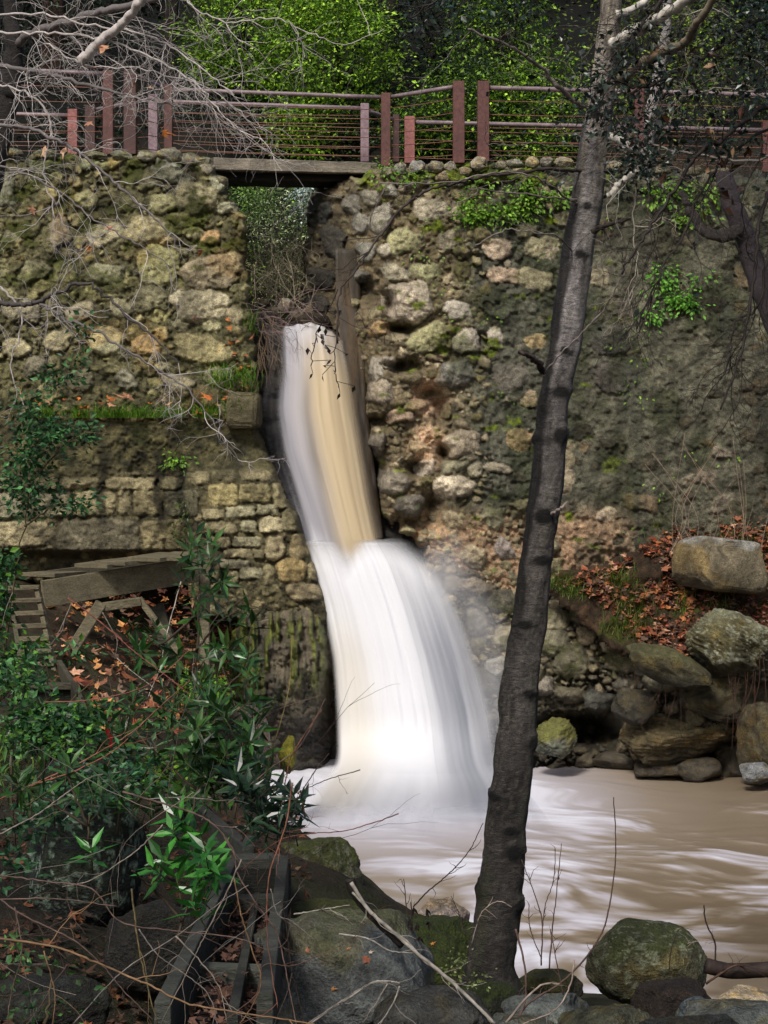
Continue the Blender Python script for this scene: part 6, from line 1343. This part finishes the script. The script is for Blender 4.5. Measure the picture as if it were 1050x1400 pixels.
cs = [(z([(-40, 560), (150, 590), (260, 630), (400, 690), (520, 745), (700, 775), (860, 800)], 5.2), .0055, ORB, 3), (z([(-40, 430), (60, 500), (200, 570), (280, 640), (330, 700), (420, 790)], 5.4), .004, RB, 3),
      (z([(-40, 460), (160, 458), (320, 478)], 5.5), .0035, RB, 1), (z([(-20, 390), (120, 410), (250, 430), (330, 520), (480, 545), (620, 560), (700, 580)], 5.6), .004, RB, 3), (z([(445, 255), (380, 320), (310, 370), (240, 410), (170, 425)], 6.3), .004, BG, 1),
      (z([(335, 165), (420, 190), (520, 220), (590, 260), (640, 330), (650, 390), (700, 470), (760, 560), (790, 700), (815, 820)], 6.0), .0055, RB, 4), (z([(985, 105), (900, 130), (840, 155), (780, 180)], 8.6), .004, DKT, 1), (z([(1090, 225), (1020, 250), (940, 272), (850, 280), (760, 300), (660, 380)], 8.4), .0045, lin((96, 56, 46)), 1),
      (z([(660, 350), (620, 440), (560, 560), (520, 640), (440, 800)], 5.8), .004, BG, 3), (z([(640, 400), (660, 500), (690, 600), (715, 680), (690, 750), (640, 820)], 5.8), .004, ORB*.8, 2), (z([(800, 140), (780, 260), (740, 380), (730, 470), (735, 600), (760, 760)], 6.2), .0045, lin((124, 82, 66)), 3),
      (z([(900, 60), (860, 110), (810, 200), (790, 330), (840, 440), (900, 500), (1000, 530)], 6.6), .003, DKT, 2), (z([(410, 185), (500, 180), (560, 184)], 7.0), .004, GYT, 1), (z([(0, 185), (110, 140), (200, 110), (300, 60), (350, 20)], 7.0), .0045, lin((130, 76, 60)), 2), (z([(-20, 290), (60, 250), (120, 215), (180, 170), (250, 125), (330, 110)], 6.6), .0045, BG, 2),
      (z([(40, 480), (60, 600), (30, 720), (20, 820)], 5.3), .0035, RB, 2), (z([(120, 600), (150, 720), (140, 820)], 5.3), .003, ORB, 1), (z([(360, 430), (370, 520), (390, 640), (430, 800)], 5.6), .005, lin((96, 84, 56)), 1), (z([(200, 800), (330, 660), (480, 560), (600, 470), (680, 420)], 5.6), .003, GYT, 2), (z([(480, 560), (540, 620), (600, 700), (620, 800)], 5.5), .0035, BG, 2),
      (z([(380, 540), (430, 610), (500, 660), (570, 720), (600, 820)], 5.5), .003, GYT, 2), (z([(600, 800), (700, 720), (720, 640), (800, 640), (900, 600), (980, 560)], 6.0), .003, lin((84, 60, 48)), 2), (z([(840, 800), (900, 760), (960, 720), (1010, 690), (1060, 685)], 6.4), .0045, GYT, 2), (z([(1060, 690), (1030, 740), (990, 800)], 6.4), .004, BG, 0), (z([(740, 430), (760, 500), (800, 520), (860, 570)], 6.5), .003, GYT, 1),
      (q_([(370, 150), (480, 230), (620, 340), (730, 440), (850, 530), (940, 600), (1040, 680)], 9.5), .006, lin((122, 72, 60)), 1), (q_([(240, 720), (420, 715), (600, 690), (780, 640), (900, 560), (1040, 430)], 8.6), .005, lin((118, 74, 62)), 1), (q_([(0, 1250), (200, 1160), (420, 1060), (600, 960), (740, 870), (880, 740), (1040, 600)], 8.0), .005, lin((120, 78, 62)), 2),
      (q_([(990, 60), (940, 240), (900, 400), (880, 520), (840, 620), (810, 690)], 11.5), .006, lin((170, 160, 150)), 1), (q_([(640, 480), (720, 550), (800, 610), (840, 640)], 11.5), .005, lin((170, 160, 150)), 0), (q_([(560, 230), (600, 300), (640, 380), (630, 480)], 14), .007, BG, 0), (q_([(390, 180), (340, 300), (300, 380)], 14), .007, BG, 1), (q_([(70, 120), (30, 220), (10, 310)], 10), .004, BG, 0),
      ([(310, 1100, 8.8), (370, 1050, 8.8), (410, 1020, 8.8), (445, 955, 8.8)], .005, RB, 1), ([(345, 1010, 9.4), (370, 975, 9.4), (440, 950, 9.4)], .004, RB, 1), ([(385, 1100, 8.7), (392, 1060, 8.7), (400, 1030, 8.7), (440, 970, 8.7)], .005, lin((110, 70, 52)), 0), ([(262, 820, 11), (308, 790, 11), (312, 760, 11), (305, 720, 11)], .004, RB, 1), ([(400, 870, 10.5), (395, 940, 10.4), (380, 1000, 10.3), (360, 1060, 10.2)], .004, lin((110, 96, 50)), 0)]
nm = ['arching over the foreground', 'crossing the bottom left corner', 'beside the lichen boulder', 'over the trough']
for i, (lst, r, c, kd) in enumerate(cs):
    b = lst[0]; mb = MB(); cane(lst, r, c, kd)(mb)
    props(mb.build('bramble_cane', M['twig']), 'thin arching bare cane tangled over the left bank', 'cane', 'bare canes over the left bank')
for i in range(18):                                     # finer tangle
    x, y = rg.uniform(-40, 420), rg.uniform(1080, 1400); Y = rg.uniform(5.0, 6.6); mb = MB()
    twigs(mb, V3(x, y, Y), (rg.normal(), rg.normal()*.3, rg.normal()*.6), rg.uniform(.3, .8), .0020, rg, 1, 3, .10, (0, 0, -.3), [RB, BG, GYT, DKT][i % 4]*.9)
    props(mb.build('bramble_cane', M['twig']), 'thin arching bare cane tangled over the left bank', 'cane', 'bare canes over the left bank')
# white fallen branches and saplings at the right foreground
def stick(name, label, cat, paths, kids=4, L=(.08, .2), group=None):
    mb = MB()
    for lst, r0, r1, c in paths:
        pt = pxpath(lst, 9, 8, .0010, rg); kk = .68 if r0 < .02 else 1; mb.tube(pt, np.linspace(r0*kk, r1*kk, len(pt)), 7, np.asarray(c)*(1+.2*rg.normal(size=(len(pt), 1))).clip(.5, 1.4))
        for _ in range(kids):
            i = rg.integers(2, len(pt)-1); twigs(mb, pt[i], unit(pt[i]-pt[i-1])+rg.normal(size=3)*.5, rg.uniform(*L), min(.003, r1), rg, 0, 0, .2, (0, 0, .2), c)
    return props(mb.build(name, M['twig']), label, cat, group)
g = lambda lst, Y: [(370+x/3.0, 1120+y/3.0, Y) for x, y in lst]
WL = lin((150, 144, 134))
stick('fallen_branch', 'pale fallen branch lying over the wet boulders left of the tree', 'branch', [(g([(330, 260), (400, 370), (500, 460), (590, 540), (700, 630), (800, 720), (920, 840)], 8.2), .014, .012, WL), (g([(335, 300), (450, 420), (560, 500), (640, 590), (760, 670)], 8.2), .008, .006, WL*.9)], 6)
stick('broken_stump', 'dark broken stick end propped beside the pale fallen branch', 'branch', [(g([(325, 245), (350, 310), (420, 400), (540, 520)], 8.25), .026, .018, lin((34, 30, 26)))], 1)
stick('fallen_twig', 'thin pale twig lying across the top of the slate-grey boulder', 'twig', [(g([(95, 390), (160, 380), (240, 365), (325, 352)], 8.0), .006, .003, WL*.8)], 3)
stick('fallen_twig', 'forked pale twig lying low across the front of the slate-grey boulder', 'twig', [(g([(160, 840), (260, 770), (340, 720), (420, 670), (490, 665), (530, 672)], 6.8), .008, .004, WL*.8), (g([(530, 685), (500, 760), (450, 840)], 6.8), .006, .004, WL*.7),], 3)
stick('fallen_twig', 'thin crooked twig touching the pale fallen branch', 'twig', [(g([(280, 470), (400, 490), (490, 540), (585, 548)], 8.0), .006, .004, WL*.8)], 3)
stick('bare_sapling', 'upright dead sapling with a curved twig over the pool left of the trunk', 'sapling', [(g([(600, 600), (580, 480), (560, 380), (545, 245)], 8.8), .006, .003, DKT), (g([(585, 360), (640, 300), (700, 250), (760, 195), (820, 120), (872, 15)], 8.8), .006, .003, DKT), (g([(620, 840), (590, 600), (575, 340)], 8.8), .007, .005, DKT*.7), (g([(800, 480), (770, 380), (740, 315)], 8.9), .004, .002, DKT)], 6, (.05, .12))
mb = MB(); lv = Leaves()
for x, y in ((565, 1240), (570, 1262), (575, 1280), (583, 1242), (587, 1260), (561, 1256)):
    n = 4; lv.oval(np.repeat(np.array([V3(x, y, 8.8)]), n, 0), rg.normal(size=(n, 3))*.4+np.array([0, 0, -1]), rg.normal(size=(n, 3)), .05, .016, lin((30, 24, 20)))
props(lv.build('withered_leaves', M['dead']), 'withered black leaves hanging on the dead sapling left of the trunk', 'dead leaves')
h = lambda lst, Y: [(525+x/2.0, 1000+y/2.0, Y) for x, y in lst]
SP = lin((84, 66, 60)); SPG = lin((140, 126, 116))
stick('bare_sapling', 'tall bare sapling curving up against the muddy pool right of the trunk', 'sapling', [(h([(350, 800), (400, 740), (480, 690), (550, 620), (600, 540), (622, 440), (634, 330), (628, 180)], 8.6), .009, .004, SP*.9)], 8, (.03, .07))
stick('bare_sapling', 'cluster of thin bare stems in front of the pool beside the trunk', 'sapling', [(h([(430, 640), (432, 520), (410, 440), (376, 350)], 8.7), .006, .003, SP), (h([(452, 650), (462, 520), (470, 460), (485, 306)], 8.7), .006, .003, SP), (h([(432, 560), (440, 480), (465, 400), (468, 320)], 8.7), .004, .003, SP), (h([(360, 540), (385, 640), (385, 740), (350, 820)], 8.5), .008, .006, SP*1.2), (h([(490, 720), (470, 620), (455, 540)], 8.5), .005, .003, SP),
                              (h([(430, 620), (400, 540), (395, 470)], 8.5), .004, .003, SP), (h([(520, 625), (510, 690), (470, 760), (380, 800)], 8.2), .006, .005, SPG), (h([(330, 800), (420, 700), (480, 690)], 8.3), .009, .006, SPG*.9), (h([(240, 580), (265, 500), (310, 465), (350, 480)], 9.0), .004, .003, SPG)], 5, (.04, .1))
stick('bare_sapling', 'small bent bare stem behind the round boulder at the right', 'sapling', [(h([(905, 640), (905, 580), (880, 520), (875, 475)], 11.5), .009, .007, DKT), (h([(780, 650), (785, 600), (805, 540)], 11.3), .006, .004, DKT), (h([(890, 570), (850, 575), (830, 580)], 11.5), .004, .003, SPG)], 4, (.05, .2))
stick('fallen_branch', 'dark rotten branch lying at the right edge behind the beige stone', 'branch', [(h([(880, 640), (950, 655), (1060, 650), (1120, 640)], 11.2), .05, .05, lin((44, 34, 30))), (h([(880, 690), (960, 640), (1000, 660)], 11.1), .012, .008, lin((70, 50, 40)))], 8, (.1, .3))
# dry grass stems and roots on the right slope
stick('dry_stems', 'dry pale weed stems rising from the leaf slope against the right wall', 'dry weed', [([(x, 760, 23.4), (x+rg.uniform(-25, 25), 700, 23.3), (x+rg.uniform(-60, 40), rg.uniform(590, 660), 23.2)], .007, .004, lin((140, 122, 104))) for x in rg.uniform(900, 1045, 15)], 3, (.2, .5))
stick('hanging_roots', 'thin reddish roots hanging down the outcrop beside the layered boulder', 'roots', [([(x, rg.uniform(850, 890), 22.2), (x+rg.uniform(-14, 14), 930, 22.0), (x+rg.uniform(-25, 20), rg.uniform(960, 1030), 21.9)], .005, .003, lin((70, 46, 38))) for x in list(rg.uniform(830, 940, 7))+list(rg.uniform(1000, 1045, 10))], 2, (.2, .4))
# brush pile at the lip of the falls
mb = MB()
for _ in range(60):
    x, y = rg.uniform(345, 415), rg.uniform(405, 455); twigs(mb, V3(x, y, 24.9+rg.uniform(-.3, .6)), (rg.normal()+.6, -.2, rg.normal()*.5-.1), rg.uniform(.25, .7), .006, rg, 1, 2, .15, (0, 0, -.5), lin((150, 128, 124))*rg.uniform(.5, 1.1))
for _ in range(40):
    x, y = rg.uniform(350, 385), rg.uniform(430, 490); twigs(mb, V3(x, y, 24.6), (rg.normal()*.4+.2, -.2, -1), rg.uniform(.3, .6), .004, rg, 0, 0, .12, (0, 0, -.5), lin((150, 128, 104))*rg.uniform(.5, 1.1))
props(mb.build('brush_pile', M['twig']), 'tangle of pale bare twigs caught at the lip of the falls', 'brush')

# ================================================================== CAMERA, SKY, LIGHT
cam = bpy.data.cameras.new('camera'); co = bpy.data.objects.new('camera', cam); COL.objects.link(co)
co.location = (0, 0, EZ); co.rotation_euler = (math.pi/2, 0, 0)
cam.sensor_fit = 'VERTICAL'; cam.sensor_height = 36.0; cam.sensor_width = 27.0; cam.lens = 36.0*F/1400.0
cam.shift_y = -(700-HY)/1400.0; cam.clip_start = 0.1; cam.clip_end = 2000
SC.camera = co
w = bpy.data.worlds.new('World'); SC.world = w; w.use_nodes = True
nt = w.node_tree; nt.nodes.clear()
sky = nt.nodes.new('ShaderNodeTexSky'); sky.sky_type = 'NISHITA'; sky.sun_disc = False
SUN_EL, SUN_AZ = 47.0, 203.0     # azimuth from +Y, clockwise
sky.sun_elevation = math.radians(SUN_EL); sky.sun_rotation = math.radians(SUN_AZ); sky.air_density = 1.0; sky.dust_density = 4.0; sky.ozone_density = 1.0
bg = nt.nodes.new('ShaderNodeBackground'); bg.inputs['Strength'].default_value = 0.11
ow = nt.nodes.new('ShaderNodeOutputWorld'); nt.links.new(sky.outputs[0], bg.inputs[0]); nt.links.new(bg.outputs[0], ow.inputs[0])
sd = bpy.data.lights.new('sun', 'SUN'); so = bpy.data.objects.new('sun', sd); COL.objects.link(so)
sd.energy = 3.0; sd.angle = math.radians(11); sd.color = (1.0, 0.96, 0.9)
el, az = math.radians(SUN_EL), math.radians(SUN_AZ)
d = Vector((math.sin(az)*math.cos(el), math.cos(az)*math.cos(el), math.sin(el)))
so.rotation_euler = (-d).to_track_quat('-Z', 'Y').to_euler(); so.location = d*60
SC.view_settings.view_transform = 'Standard'; SC.view_settings.look = 'None'; SC.view_settings.exposure = 0; SC.view_settings.gamma = 1
SC.render.engine = 'CYCLES'; SC.cycles.max_bounces = 6; SC.cycles.diffuse_bounces = 3; SC.cycles.transparent_max_bounces = 24; SC.cycles.use_denoising = True
SC.render.resolution_x = 768; SC.render.resolution_y = 1024
